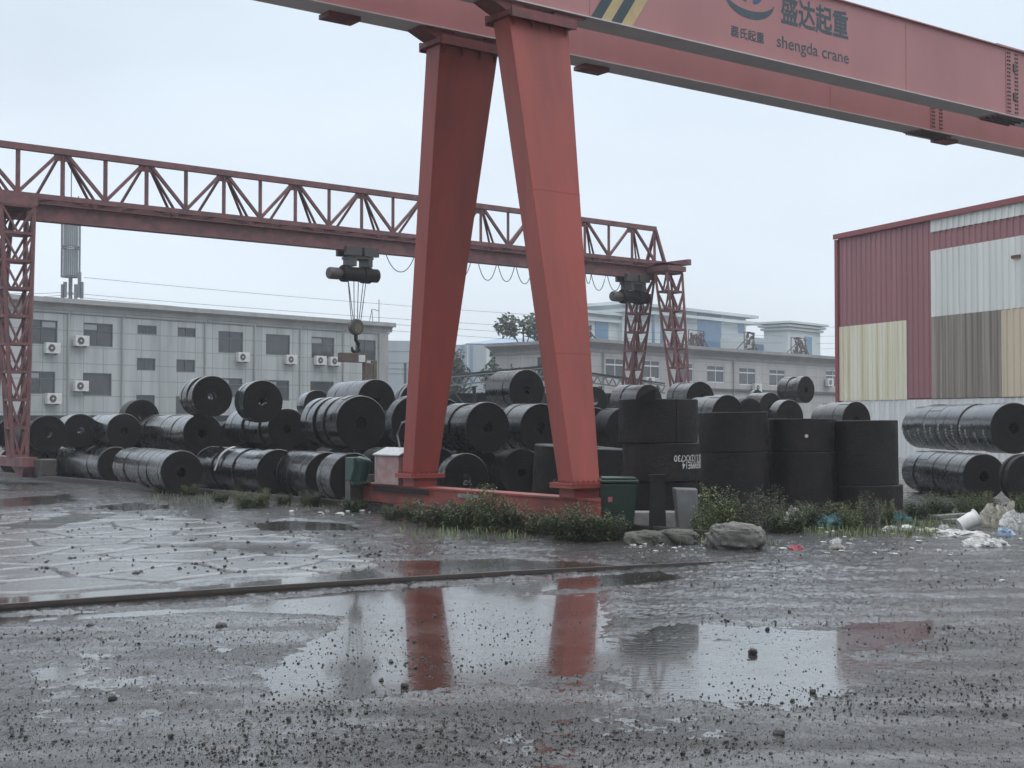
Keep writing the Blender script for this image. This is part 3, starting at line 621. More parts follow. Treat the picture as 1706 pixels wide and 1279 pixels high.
for s, nm in ((-.62, 0), (24.1, 1)):
    MB().obox(tp(s, 0, 0), G2, B2, (-.5, .5), (-1.15, 1.15), 7.16 if nm == 0 else 7.2, 7.395).obox(tp(s, 0, 0), G2, B2, (-.55, .55), (-.4, .4), 7.421, 7.5).build('leg_head_beam', TRUSS, tr)
    for sg in (-1, 1):
        lattice('lattice_leg', tp(s, sg * (.8 if nm == 0 else .72), 7.15), tp(s, sg * (1.25 if nm == 0 else 1.55), .68), (.85, .6), (.36, .34), 9, TRUSS, tr)
    cg = MB().obox(tp(s, 0, 0), B2, G2, (-2.1, 2.1), (-.2, .2), .42, .66)
    for q_ in (-1, 1): cg.hexa([tp(s + b, q_ * a, z) for z, q4 in ((.16, ((1.6, -.1), (1.85, -.1), (1.85, .1), (1.6, .1))), (.419, ((1.2, -.15), (2.1, -.15), (2.1, .15), (1.2, .15)))) for a, b in q4])
    cg.build('end_carriage', TRUSS, tr)
    for q_ in (-1.75, 1.75):
        wh = MB().lathe([(.04, -.06), (.2, -.06), (.2, .06), (.04, .06)], 20, axis='x', closed=True); wh.xf(Matrix.Translation(tp(s + .22, q_, .33)) @ Matrix(((G2.x, B2.x, 0, 0), (G2.y, B2.y, 0, 0), (0, 0, 1, 0), (0, 0, 0, 1)))); wh.build('wheel', STEEL, tr)
MB().obox(tp(-.3, -2.3, 0), B2, G2, (-.25, .25), (-.2, .2), .2, .62).build('drive_housing', STEEL, tr, bevel=.03)
# hoists hanging on the monorail beam
def hoist(s, label, full):
    h = thing('electric_hoist', label, 'hoist', tuple(tp(s, 0, 6.3)))
    c = tp(s, -.0, 0)
    m_ = MB()
    m_.obox(c, G2, B2, (-.62, -.05), (-.34, -.19), 6.78, 7.05).obox(c, G2, B2, (.05, .6), (-.34, -.19), 6.78, 7.05).obox(c, G2, B2, (-.62, .6), (.19, .3), 6.78, 7.05)
    m_.build('trolley_plate', STEEL, h)
    for a in (-.45, -.15, .2, .48):
        for b in (-.15, .15):
            q_ = MB().lathe([(.02, -.03), (.075, -.03), (.075, .03), (.02, .03)], 14, axis='x', closed=True); q_.xf(Matrix.Translation(tp(s + a, b, 7.03)) @ Matrix(((B2.x, G2.x, 0, 0), (B2.y, G2.y, 0, 0), (0, 0, 1, 0), (0, 0, 0, 1)))); q_.build('trolley_wheel', YELDK, h)
    MB().obox(c, G2, B2, (-.38, -.22), (-.3, .25), 6.45, 6.779).obox(c, G2, B2, (.22, .38), (-.3, .25), 6.45, 6.779).obox(c, G2, B2, (-.4, .42), (-.3, .3), 6.69, 6.76).build('hanger_frame', STEEL, h)
    dr = MB().lathe([(0, -.5), (.24, -.5), (.27, -.46), (.27, -.3), (.23, -.3), (.23, .28), (.27, .28), (.27, .55), (.22, .58), (.22, .84), (.17, .88), (0, .88)], 24, axis='x')
    dr.xf(Matrix.Translation(tp(s - .1, 0, 6.22)) @ Matrix(((G2.x, B2.x, 0, 0), (G2.y, B2.y, 0, 0), (0, 0, 1, 0), (0, 0, 0, 1)))); dr.build('rope_drum', BLK, h, smooth=True)
    mt = MB().lathe([(0, -.98), (.16, -.98), (.19, -.94), (.19, -.62), (.14, -.6), (.14, -.5)], 20, axis='x'); mt.xf(Matrix.Translation(tp(s - .1, 0, 6.2)) @ Matrix(((G2.x, B2.x, 0, 0), (G2.y, B2.y, 0, 0), (0, 0, 1, 0), (0, 0, 0, 1)))); mt.build('hoist_motor', STEEL, h, smooth=True)
    zb = 4.55 if full else 4.6; cx = -.05
    if not full: return h
    for i, (a, a2) in enumerate(((-.34, -.16), (-.33, -.08), (-.12, -.06), (.05, .05), (.24, .1), (.34, .17))):
        MB().tube([tp(s + a + cx, -.06, 6.02), tp(s + a2 + cx, 0, zb + .1)], .013, 5).build('wire_rope', BLK, h)
    hb = MB().lathe([(.03, -.1), (.23, -.1), (.26, -.06), (.26, .06), (.23, .1), (.03, .1)], 20, axis='y', closed=True); hb.xf(Matrix.Translation(tp(s + cx, 0, zb)) @ Matrix(((G2.x, B2.x, 0, 0), (G2.y, B2.y, 0, 0), (0, 0, 1, 0), (0, 0, 0, 1)))); hk = hb.build('hook_block', STEEL, h)
    cpp = MB().lathe([(.0, -.125), (.14, -.125), (.14, .125), (0, .125)], 16, axis='y'); cpp.xf(Matrix.Translation(tp(s + cx, 0, zb - .05)) @ Matrix(((G2.x, B2.x, 0, 0), (G2.y, B2.y, 0, 0), (0, 0, 1, 0), (0, 0, 0, 1)))); cpp.build('sheave_cover', YELDK, hk)
    MB().tube([tp(s + cx, 0, zb - .2), tp(s + cx, 0, zb - .42), tp(s + cx + .1, 0, zb - .55), tp(s + cx + .1, 0, zb - .72), tp(s + cx - .02, 0, zb - .82), tp(s + cx - .13, 0, zb - .75), tp(s + cx - .15, 0, zb - .64)], [.06, .06, .07, .08, .075, .055, .03], 8).build('hook', BLK, hk, smooth=True)
    return h
hoist(10.56, 'electric hoist with taut wire ropes and hook block under the lattice crane beam', True)
hoist(22.9, 'dark electric hoist parked between the legs at the right end of the lattice crane', False)
# C-shaped coil lifting hook hanging on the hook block
ch = thing('coil_lifting_hook', 'rusty C-shaped coil lifter hanging from the hook above the coils', 'lifting hook', tuple(tp(10.5, 0, 2.6)))
c = tp(10.5, 0, 0)
MB().obox(c, G2, B2, (-.62, .38), (-.09, .09), 3.42, 3.72).build('top_arm', RUSTG, ch, bevel=.02)
MB().obox(c, G2, B2, (.06, .3), (-.1, -.092), 3.44, 3.66).build('rating_plate', WHITE, ch)
MB().obox(c, G2, B2, (.3, .62), (-.088, .088), 2.5, 3.418).build('back_post', RUSTG, ch, bevel=.02)
MB().obox(c, G2, B2, (.63, .76), (-.088, .088), 2.4, 3.5)  .build('counterweight', YELDK, ch, bevel=.01)
MB().hexa([c + G2 * a + B2 * b + Z * z for z, q4 in ((2.42, ((-.2, -.06), (.295, -.088), (.295, .088), (-.2, .06))), (2.62, ((-.36, -.06), (.295, -.088), (.295, .088), (-.36, .06)))) for a, b in q4]).build('lower_prong', STEEL, ch, bevel=.03)
# festoon cables
for i, (xa, xb, dip) in enumerate(((643, 690, 27), (752, 784, 27), (797, 827, 27), (830, 857, 26), (860, 887, 27), (975, 985, 16), (985, 1009, 26), (1012, 1036, 24), (1037, 1052, 26))):
    pl = lambda px: onplane(px, 430, T0, B2)
    a_, b_ = pl(xa), pl(xb); dz = dip / 2250 * a_.y
    MB().tube([Vector((a_.x + (b_.x - a_.x) * f_, a_.y + (b_.y - a_.y) * f_, 6.94 - dz * (1 - abs(2 * f_ - 1) ** 2.2))) for f_ in np.linspace(0, 1, 13)], .014, 5).build('festoon_cable', BLK, tr)

# ------------------------------------------------------------------ steel coils
def ring_mesh(R, ri, L, y0, n=56, prof_n=4, seed=0, tail=0.0):
    rn = random.Random(seed); mb = MB(); prof = []
    prof.append((ri, y0 + .006))
    for i in range(1, prof_n): prof.append((ri + (R - ri) * i / prof_n, y0 + rn.uniform(-.008, .01)))
    b = min(.012, L * .2)
    prof += [(R - b, y0), (R, y0 + b), (R, y0 + L - b), (R - b, y0 + L), (ri, y0 + L - .004)]
    m = len(prof); ph = rn.uniform(0, 6.28); a2 = rn.uniform(.002, .006)
    for k_ in range(n + 1):       # the outermost wrap steps down at the strip's end
        t = 2 * math.pi * k_ / n + ph; tw = .010 * (k_ / n) + a2 * math.sin(2 * t + ph)
        for r, z in prof:
            rr = r + (tw if r > R * .8 else 0); mb.v.append((rr * math.cos(t), z, rr * math.sin(t)))
    for k_ in range(n):
        for i in range(m):
            i2 = (i + 1) % m; mb.f.append((k_ * m + i, (k_ + 1) * m + i, (k_ + 1) * m + i2, k_ * m + i2))
    mb.f.append(tuple(range(m))); mb.f.append(tuple(n * m + i for i in range(m))[::-1])
    return mb
cid = [0]
def lying_coil(cx, cy, r, left, nb, mat, label, phi=30, Rr=None, ground=False, cat='steel coil', jit=.045, group=None, yaw=0):
    """axis horizontal; near face centre on pixel (cx, cy) with radius r px; its far end reaches pixel column left"""
    if ground: Rr = 1.6 / (1 + (cy - 700) / r)
    Y = Rr * F / r; C = P(cx, cy, Y); a = Vector((-math.sin(R_(phi)), math.cos(R_(phi)), 0))
    lo, hi = .15, 9.0
    for _ in range(40):
        L = (lo + hi) / 2; q = C + a * L; px = proj(q)[0] - Rr * F / q.y * .985
        if px > left: lo = L
        else: hi = L
    L = max(.3, min(L, 6.5))
    if ground: C.z = Rr * 1.0
    cid[0] += 1; rn = random.Random(cid[0] * 13)
    if mat in ('wet', 'brown', 'green'): nb = max(nb + 1, int(nb * 1.6)); jit = .06
    o_ = thing('steel_coil', label, cat, tuple(C), group, rot=(0, rn.uniform(-3, 3), R_(phi + yaw)))
    ws = [rn.uniform(.5, 1.5) for _ in range(nb)]; tot = sum(ws); y = 0
    for i, w_ in enumerate(ws):
        l_ = L * w_ / tot - (.028 if jit > .05 else .02); rj = Rr * (1 - (0 if i == 0 else rn.uniform(0, jit)))
        mb = ring_mesh(rj, Rr * .22, l_, y, seed=cid[0] * 31 + i)
        dx, dz = (0, 0) if i == 0 else (rn.uniform(-.012, .012), -(Rr - rj))
        mb.v = [(v[0] + dx, v[1], v[2] + dz) for v in mb.v]
        bo_ = mb.build('steel_band', [COILM[mat], EDGE], o_, smooth=True); y += L * w_ / tot
        for p_ in bo_.data.polygons:
            if abs(p_.normal.y) > .8: p_.material_index = 1
    return o_, C, a, L, Rr
LC = lying_coil
# bottom row along the far rail, left to right
LC(24, 768, 23, -12, 3, 'wet', 'wet black strip coil on the ground at the far left, beyond the lattice crane foot', ground=True)
LC(92, 765, 24, 57, 4, 'green', 'greenish wet strip coil on the ground just right of the lattice crane foot', ground=True)
LC(193, 775, 30, 76, 6, 'brown', 'brownish banded coil on the ground, second to the right of the lattice crane foot', ground=True)
LC(303, 787, 35.5, 187, 6, 'brown', 'long banded coil on the ground under the coil with the wrapped wet left end', ground=True)
c4 = LC(464, 788, 39, 316, 6, 'wet', 'long coil on the ground with a loose strip hanging down its side', ground=True)
LC(546, 793, 40, 449, 3, 'wet', 'coil on the ground with crinkled wet top, left of the coil nearest the green motor', ground=True)
LC(590, 798, 43, 521, 2, 'brown', 'short coil on the ground nearest the green travel motor, its face in shadow', ground=True)
LC(618, 752, 30, 600, 1, 'rust', 'rust-stained orange brown coil behind the green travel motor', Rr=.42)
LC(777, 799, 43, 722, 2, 'satin', 'smooth coil low behind the base beam, right beside the left crane leg', ground=True)
LC(858, 795, 30, 838, 2, 'flat', 'small dull coil lying low between the crane legs beside the short upright coil', ground=True)
# second tier
LC(20, 722, 25, -6, 4, 'wet', 'banded wet coil in the second tier behind the lattice crane leg', Rr=.45)
LC(80, 722, 30, 62, 1, 'flat', 'dark coil with no shine, second tier right behind the lattice crane leg', Rr=.47)
LC(135, 717, 28, 90, 2, 'wet', 'short second-tier coil with a wet white gleam on its left rim', Rr=.45)
LC(207, 718, 29, 144, 2, 'green', 'second-tier coil with a speckled wet top, just below the small grey-topped coil', Rr=.45)
LC(338, 722, 33, 228, 6, 'brown', 'second-tier coil with wrapped wet left end, carrying the topmost left coil', Rr=.47)
LC(479, 714, 34, 373, 5, 'green', 'second-tier coil with torn wrapping on top, between two coils it touches', Rr=.47)
LC(602, 704, 45, 494, 5, 'wet', 'largest second-tier coil left of the left crane leg, crinkled wet top', Rr=.57)
LC(692, 702, 43, 638, 1, 'satin', 'smooth coil partly hidden behind the left red crane leg', Rr=.52)
LC(813, 712, 42, 722, 3, 'satin', 'large smooth coil right of the left crane leg with a clean grey sheen', Rr=.52)
LC(902, 713, 41, 822, 3, 'satin', 'smooth coil half hidden behind the right crane leg', Rr=.52)
LC(992, 713, 34, 950, 2, 'satin', 'second-tier coil showing just right of the right crane leg', Rr=.5)
# third tier
LC(237, 694, 28, 199, 1, 'flat', 'small grey-topped coil peeping over the second tier at the left', Rr=.45, phi=24)
LC(354, 660, 34, 298, 4, 'brown', 'topmost left coil with a pale speck of light in its open bore', Rr=.46)
LC(438, 668, 35, 389, 3, 'green', 'top-tier coil right of the topmost left coil, greenish white left rim', Rr=.46)
LC(529, 674, 24, 492, 2, 'wet', 'small top-tier coil tucked behind the largest second-tier coil', Rr=.44)
LC(628, 666, 34, 538, 3, 'brown', 'top-tier coil under the C-shaped lifter with wet crinkled bands', Rr=.48)
LC(694, 668, 30, 653, 2, 'wet', 'top-tier coil almost hidden behind the left red crane leg', Rr=.46)
LC(745, 694, 29, 705, 1, 'satin', 'coil just peeping out behind the large smooth coil at the left leg', Rr=.46)
LC(878, 650, 34, 804, 2, 'satin', 'big top coil between the crane legs with one dark seam', Rr=.5)
LC(992, 669, 25, 968, 1, 'satin', 'small coil top at the right edge of the right crane leg', Rr=.46)
LC(1081, 667, 27, 1010, 3, 'satin', 'grey-purple coil behind the stack with the torn strip', Rr=.5)
LC(1167, 664, 29, 1102, 3, 'green', 'pale green banded coil right of the grey-purple coil, below the lattice leg', Rr=.5)
LC(1213, 692, 34, 1131, 3, 'satin', 'broad coil with grey sheen lying right behind the lettered stack', Rr=.52)
LC(1250, 694, 31, 1222, 1, 'flat', 'dark faced coil pressed against the right side of the broad grey coil', Rr=.52)
LC(1262, 661, 12, 1246, 1, 'wet', 'tiny distant coil just under a white framed window', Rr=.45)
LC(1284, 679, 25, 1232, 2, 'satin', 'coil with a pale top under the brownish raised coil', Rr=.5)
LC(1316, 696, 30, 1272, 1, 'satin', 'short coil with one bright rim in front of the brownish raised coil', Rr=.5)
LC(1343, 649, 22, 1286, 3, 'brown', 'brownish raised coil topmost at the right, before the office windows', Rr=.5, phi=38)
LC(1427, 701, 32, 1341, 3, 'satin', 'coil with pale top just left of the painted sheet hall, above the flat dark block', Rr=.5)
LC(1640, 794, 38, 1501, 7, 'satin', 'lower of the two lettered rolls at the far right', ground=True, phi=8)
LC(1690, 713, 42, 1499, 7, 'satin', 'upper of the two lettered rolls at the far right, in front of the sheet hall', Rr=.52, phi=6)
LC(1715, 798, 40, 1660, 3, 'flat', 'dull dark coil at the right edge beside the lettered rolls', ground=True, phi=10)
# coils deeper in the pile, seen through its gaps
for px, y_ in ((40, 41), (150, 40), (240, 37.5), (330, 35.5), (420, 34.0), (500, 32.5), (570, 31.2), (650, 29.6), (730, 29.0), (800, 28.6), (870, 28.2), (940, 28.0), (1010, 27.6), (1080, 27.6), (1150, 28.2), (1220, 28.6), (1290, 29), (1360, 29.5), (1430, 30)):
    r_ = .5 * F / y_; yc = 700 + 1.1 * F / y_
    lying_coil(px, yc, r_, px - 60, 2, 'flat', 'dark coil deep in the pile, seen only through gaps between nearer coils', Rr=.5, group='coils deep in the pile')
for px, y_ in ((70, 38.5), (150, 37.5), (230, 36.5), (310, 35.5), (390, 34.5), (470, 33.5), (540, 32.5)):
    lying_coil(px, 700 + .47 * F / y_, .46 * F / y_, px - 50, 2, 'flat', 'dark coil deep in the pile, seen only through gaps between nearer coils', Rr=.46, group='coils deep in the pile')
for px, y_ in ((590, 33.0), (680, 31.0), (760, 31.5), (850, 31), (940, 30.5), (1040, 30.5), (1120, 31)):
    r_ = .48 * F / y_; yc = 700 + .2 * F / y_
    lying_coil(px, yc, r_, px - 60, 2, 'flat', 'dark coil deep in the pile, seen only through gaps between nearer coils', Rr=.48, group='coils deep in the pile')
# loose strip hanging off a bottom coil
q_ = c4; C4, a4, L4, R4 = q_[1:]
st = MB(); mid = C4 + a4 * (L4 * .55); sd = Vector((-a4.y, a4.x, 0)) * 1.0
pts = [mid + sd * ((R4 + .03) * math.cos(R_(t_))) + Z * ((R4 + .03) * math.sin(R_(t_))) for t_ in (80, 60, 45, 32)] + [mid + sd * (R4 + .06) + Z * -.02]
vs = []
for i, p in enumerate(pts): vs += [p - a4 * (.13 - .02 * i), p + a4 * (.13 - .02 * i), p + a4 * (.13 - .02 * i) + sd * .006, p - a4 * (.13 - .02 * i) + sd * .006]
fs = []
for i in range(len(pts) - 1):
    for k_ in range(4): fs.append((i * 4 + k_, i * 4 + (k_ + 1) % 4, i * 4 + 4 + (k_ + 1) % 4, i * 4 + 4 + k_))
st.add(vs, fs + [(0, 1, 2, 3), (len(vs) - 1, len(vs) - 2, len(vs) - 3, len(vs) - 4)])
so_ = st.build('steel_strip', CABIN); tag(so_, 'loose shiny strip end hanging down the side of a ground coil', 'steel strip')

# upright coils (axis vertical)
def upright(cx, Y, rpx, spans, mats, label, tilt=(0, 0), z_from=None):
    """a stack on one axis; spans are pixel rows (top, bottom) of each coil, returned one thing per coil"""
    outs = []
    Rr = rpx / F * Y; 
    for (yt, yb, dr, dx), mt, lb in zip(spans, mats, label):
        zt, zb = P(cx, yt, Y - Rr * .0).z, P(cx, yb, Y).z; zb = max(zb, .0); r = Rr * dr
        c = P(cx + dx, yt, Y + Rr); C = Vector((c.x, c.y, zb))
        o_ = thing('steel_coil', lb, 'steel coil', tuple(C), None, rot=(R_(tilt[0]), R_(tilt[1] + ((int(cx * 7 + yt) % 5) - 2) * .5), 0))
        mb = ring_mesh(r, r * .45, zt - zb, 0, n=72, seed=int(cx + yt)); mb.v = [(v[0], -v[2], v[1]) for v in mb.v]
        bo = mb.build('wound_strip', COILM[mt], o_, smooth=True)
        sbm = MB()
        outs.append((o_, C, r, zt - zb, bo))
    return outs
upright(961, 22.6, 77, [(745, 835, 1, 0)], ['flat'], ['short wide upright coil standing behind the base beam at the right leg'], tilt=(1.2, 3.2))
u1 = upright(1099, 20.3, 66.5, [(664, 738, 1.0, -3), (738.5, 803, .985, 3), (803.5, 856, .93, 2)], ['flat', 'flat', 'flat'],
             ['upright coil on top of the lettered stack, torn strip at its upper edge', 'upright coil with white upside-down lettering in the middle of its stack', 'lowest upright coil under the lettered one, behind the concrete blocks'])
upright(1222, 23.6, 59, [(686, 753, 1, 0), (753.3, 858, .99, 2)], ['flat', 'flat'], ['dull upright coil atop its stack, right beside the lettered stack', 'dull lower upright coil right beside the lettered stack, weeds at its foot'])
u3 = upright(1335, 23.9, 56, [(697, 753, 1, 0), (753.3, 856, 1.02, 1)], ['flat', 'flat'], ['upright coil with one white paint dot on its side', 'lower upright coil beneath the one with a white paint dot'])
u4 = upright(1443, 23.9, 53, [(700, 809, 1.0, 0), (809.3, 856, 1.07, 3)], ['flat', 'flat'], ['tall flat-topped upright coil nearest the lettered rolls', 'bottom upright coil slightly wider than the tall one on it'])
# white dot + stencilled lettering, bent round the coil
def bent_text(body, parent, C, r, z, ang, hgt, wid, flip, mat):
    mb = text_mb(body, .01); lo, hi = extent(mb); vs = []
    for v in mb.v:
        u = ((v[0] - lo[0]) / (hi[0] - lo[0]) - .5) * wid; h_ = (v[1] - lo[1]) / (hi[1] - lo[1]) * hgt
        if flip: u, h_ = -u, hgt - h_
        t = ang + u / r; vs.append((( r + .014) * math.sin(t), -(r + .014) * math.cos(t), z + h_))
    mb.v = vs; return mb.build('lettering', mat, parent)
oo, C, r, hh, bo = u1[1]
bent_text('BOB 3.12XX730', bo, C, r, hh * .52, R_(48), .10, .74, True, WHT2)
bent_text('N28B5999E14', bo, C, r, hh * .33, R_(55), .11, .62, True, WHT2)
# torn strip sticking up off the top coil
oo, C, r, hh, bo = u1[0]
tf = MB()
for i in range(9):
    t = R_(-38 + i * 3.6); top = .01 + .13 * (i / 8) ** 1.2; rr = r + .02 + .06 * (i / 8)
    for z_ in (hh - .05, hh + top):
        for d_ in (0, .006): tf.v.append(((rr + d_) * math.sin(t), -(rr + d_) * math.cos(t), z_))
for i in range(8):
    b0 = i * 4
    for a_, b_ in ((0, 1), (1, 3), (3, 2), (2, 0)): tf.f.append((b0 + a_, b0 + b_, b0 + 4 + b_, b0 + 4 + a_))
tf.f += [(0, 1, 3, 2), (32, 33, 35, 34)]
tf.build('torn_strip', COILM['flat'], oo)
oo, C, r, hh, bo = u3[0]
dt = MB().lathe([(0, 0), (.032, 0), (.032, .012), (0, .012)], 12, axis='y'); dt.v = [(v[0] - .04, v[1] - r - .016, v[2] + hh * .48) for v in dt.v]; dt.build('paint_dot', WHT2, bo)
# lettering on the two rolls at the right
for o_ in [x for x in bpy.data.objects if x.type == 'EMPTY' and 'lettered rolls at the far right' in x.get('label', '') and 'beside' not in x.get('label', '')]:
    rn = random.Random(len(o_.children)); 
    for ch_ in list(o_.children):
        a = np.array([v.co[:] for v in ch_.data.vertices]); y0, y1 = a[:, 1].min(), a[:, 1].max(); Rm = np.hypot(a[:, 0], a[:, 2]).max()
        for yy_ in ([.3, .75] if y1 - y0 > .5 else [.5]):
            mb = text_mb(random.Random(int(y0 * 100)).choice(['2.75X245', '3.0X310', '2.5X286', '3.75X190'])); lo, hi = extent(mb); vs = []
            th0 = R_(rn.uniform(186, 200)); Lw = rn.uniform(.42, .62)
            for v in mb.v:
                u = (v[0] - lo[0]) / (hi[0] - lo[0]) * Lw; h_ = ((v[1] - lo[1]) / (hi[1] - lo[1]) - .5) * .085
                t = th0 - u / Rm - R_(0); vs.append(((Rm + .012) * math.cos(t), y0 + (y1 - y0) * yy_ + h_, (Rm + .012) * math.sin(t)))
            mb.v = vs; mb.build('lettering', WHT2, ch_)

# ------------------------------------------------------------------ buildings
def uvbox(o_, u, org):   # metres along the facade / up as UV, for cladding joints
    me_ = o_.data; uvl = me_.uv_layers.new(name='UVMap'); off = Vector(o_.parent.location) if o_.parent else Vector()
    for p in me_.polygons:
        for li in p.loop_indices:
            v = me_.vertices[me_.loops[li].vertex_index].co + off - org; n = p.normal
            a = v.dot(u) if abs(n.dot(u)) < .7 else v.dot(Vector((-u.y, u.x, 0))); uvl.data[li].uv = (a, v.z)
def facade(bld, O, u, L, H, wins, mat, depth=.16, name='wall'):
    """wall with real openings. u along the wall, outward normal n on the camera's side. wins: (s0, s1, z0, z1)"""
    n = Vector((u.y, -u.x, 0)); ss = sorted({0, L, *[w_[0] for w_ in wins], *[w_[1] for w_ in wins]}); zs = sorted({0, H, *[w_[2] for w_ in wins], *[w_[3] for w_ in wins]})
    mb = MB()
    for i in range(len(ss) - 1):
        for j in range(len(zs) - 1):
            sm, zm = (ss[i] + ss[i + 1]) / 2, (zs[j] + zs[j + 1]) / 2
            if any(w_[0] < sm < w_[1] and w_[2] < zm < w_[3] for w_ in wins): continue
            mb.add([O + u * a + Z * b for a, b in ((ss[i], zs[j]), (ss[i + 1], zs[j]), (ss[i + 1], zs[j + 1]), (ss[i], zs[j + 1]))], [(0, 1, 2, 3)])
    for s0, s1, z0, z1 in wins:
        a, b, c_, d = (O + u * s0 + Z * z0, O + u * s1 + Z * z0, O + u * s1 + Z * z1, O + u * s0 + Z * z1); k_ = -n * depth
        for p, q in ((a, b), (b, c_), (c_, d), (d, a)): mb.add([p, q, q + k_, p + k_], [(0, 1, 2, 3)])
    o_ = mb.build(name, mat, bld); uvbox(o_, u, O); return n
def window(bld, O, u, n, w_, fm, style, depth=.12, gm=None):
    s0, s1, z0, z1 = w_; fr = MB(); t = .07
    def bb(a0, a1, b0, b1, d0=.02, d1=.08): fr.add([O + u * a + Z * b - n * (depth - d) for d in (d0, d1) for a, b in ((a0, b0), (a1, b0), (a1, b1), (a0, b1))], [(3, 2, 1, 0), (4, 5, 6, 7), (0, 1, 5, 4), (1, 2, 6, 5), (2, 3, 7, 6), (3, 0, 4, 7)])
    bb(s0, s1, z0, z0 + t); bb(s0, s1, z1 - t, z1); bb(s0, s0 + t, z0 + t, z1 - t); bb(s1 - t, s1, z0 + t, z1 - t)
    zt = z0 + (z1 - z0) * .66; sm = (s0 + s1) / 2
    if style == 'transom': bb(s0 + t, s1 - t, zt, zt + .1, .025, .085); bb(sm - .035, sm + .035, z0 + t, zt); bb(sm - .03, sm + .03, zt + .1, z1 - t)
    elif style == 'big': bb(s0 + t, s1 - t, zt, zt + .06, .025, .075); bb(sm - .03, sm + .03, z0 + t, zt); bb(sm - .03, sm + .03, zt + .06, z1 - t)
    elif style == 'pair': bb(sm - .03, sm + .03, z0 + t, z1 - t)
    f_ = fr.build('window', fm, bld)
    k_ = -n * (depth - .03)
    MB().add([O + u * a + Z * b + k_ for a, b in ((s0 + .02, z0 + .02), (s1 - .02, z0 + .02), (s1 - .02, z1 - .02), (s0 + .02, z1 - .02))], [(0, 1, 2, 3)]).build('pane', gm or GLASS, f_)
    rr_ = random.random()
    if style == 'big' and rr_ < .5:
        k2 = -n * (depth - .034); a0, a1 = (s0 + .1, sm - .05) if rr_ < .25 else (sm + .05, s1 - .1)
        MB().add([O + u * a + Z * b + k2 for a, b in ((a0, zt + .08), (a1, zt + .08), (a1, z1 - .1), (a0, z1 - .1))], [(0, 1, 2, 3)]).build('blind', CURT, f_)
    return f_
u1d = Vector((.655, .756, 0)).normalized()
# left office block
O1 = P(645, 640, 108); O1.z = 0; Llen = 46; OL = O1 - u1d * Llen; n1 = Vector((u1d.y, -u1d.x, 0))
def sz(px, py): p = onplane(px, py, OL, n1); return (p - OL).dot(u1d), p.z
lb_ = thing('office_building', 'grey three-storey office block with stained slab cladding behind the coil pile', 'building', tuple(OL))
pxw = [(44, 96, 531, 573, 'big'), (139, 188, 537, 577, 'big'), (229, 261, 541, 557, 'pair'), (296, 326, 545, 561, 'pair'), (364, 405, 551, 588, 'big'), (443, 483, 556, 591.5, 'plain'), (519, 557, 560.5, 596.5, 'big'), (592, 626, 565, 600, 'pair'),
       (42, 92, 617, 656, 'big'), (138, 186, 620, 659, 'plain'), (228, 259, 595.5, 617, 'pair'), (294, 325, 598, 620, 'pair'), (227, 258, 657, 690, 'plain'), (293, 324, 659, 690, 'plain'), (363, 404, 628.6, 662, 'big'), (442, 482, 632, 667, 'big'), (517, 556, 634, 668, 'plain'), (591, 626, 637, 670, 'pair'), (-60, -14, 525, 568, 'big')]
ws1 = []
for a, b, c_, d, stl in pxw:
    s0, z1 = sz(a, c_); s1, _ = sz(b, c_); m_ = (a + b) / 2; z1 = sz(m_, (c_ + c_ + .06 * (b - a)) / 2)[1]; z0 = sz(m_, d)[1]; ws1.append((s0, s1, z0, z1, stl))
HB = sz(600, 547)[1]
facade(lb_, OL, u1d, Llen, HB, [w_[:4] for w_ in ws1], WALLG)
for w_ in ws1: window(lb_, OL, u1d, n1, w_[:4], FRAMED, w_[4])
HC = sz(600, 534.5)[1]
e0 = OL + u1d * Llen
o_ = MB().add([OL, e0, e0 - n1 * 14, OL - n1 * 14, OL + Z * HB, e0 + Z * HB, e0 - n1 * 14 + Z * HB, OL - n1 * 14 + Z * HB], [(1, 2, 6, 5), (2, 3, 7, 6), (3, 0, 4, 7), (4, 5, 6, 7)]).build('side_wall', WALLG, lb_); uvbox(o_, u1d, OL)
cn = MB(); prof = [(0, HB - .15), (.06, HB - .15), (.06, HB + .1), (.22, HB + .35), (.42, HC - .35), (.5, HC - .3), (.5, HC), (-14, HC)]
vs = []
for s_ in (0, Llen + .5): vs += [OL + u1d * s_ + n1 * a + Z * z_ for a, z_ in prof]
m = len(prof); cn.add(vs, [(i, i + 1, m + i + 1, m + i) for i in range(m - 1)] + [tuple(range(m)), tuple(range(m, 2 * m))[::-1]]); cn.build('cornice', CORN, lb_)
MB().obox(OL, u1d, n1, (0, Llen + .2), (.02, .09), HB - .32, HB - .2).build('string_course', CORN, lb_)
for px in (113, 203, 341, 423, 499, 571):
    s_ = sz(px, 560)[0]; MB().tube([OL + u1d * s_ + n1 * .1 + Z * 0, OL + u1d * s_ + n1 * .1 + Z * (HB - .45), OL + u1d * (s_ + .2) + n1 * .12 + Z * (HB - .2)], .065, 8).build('downpipe', CORN, lb_)
MB().obox(OL, u1d, n1, (Llen - 1.0, Llen - .03), (.003, .15), 0, HB - .33).build('corner_pilaster', CORN, lb_)
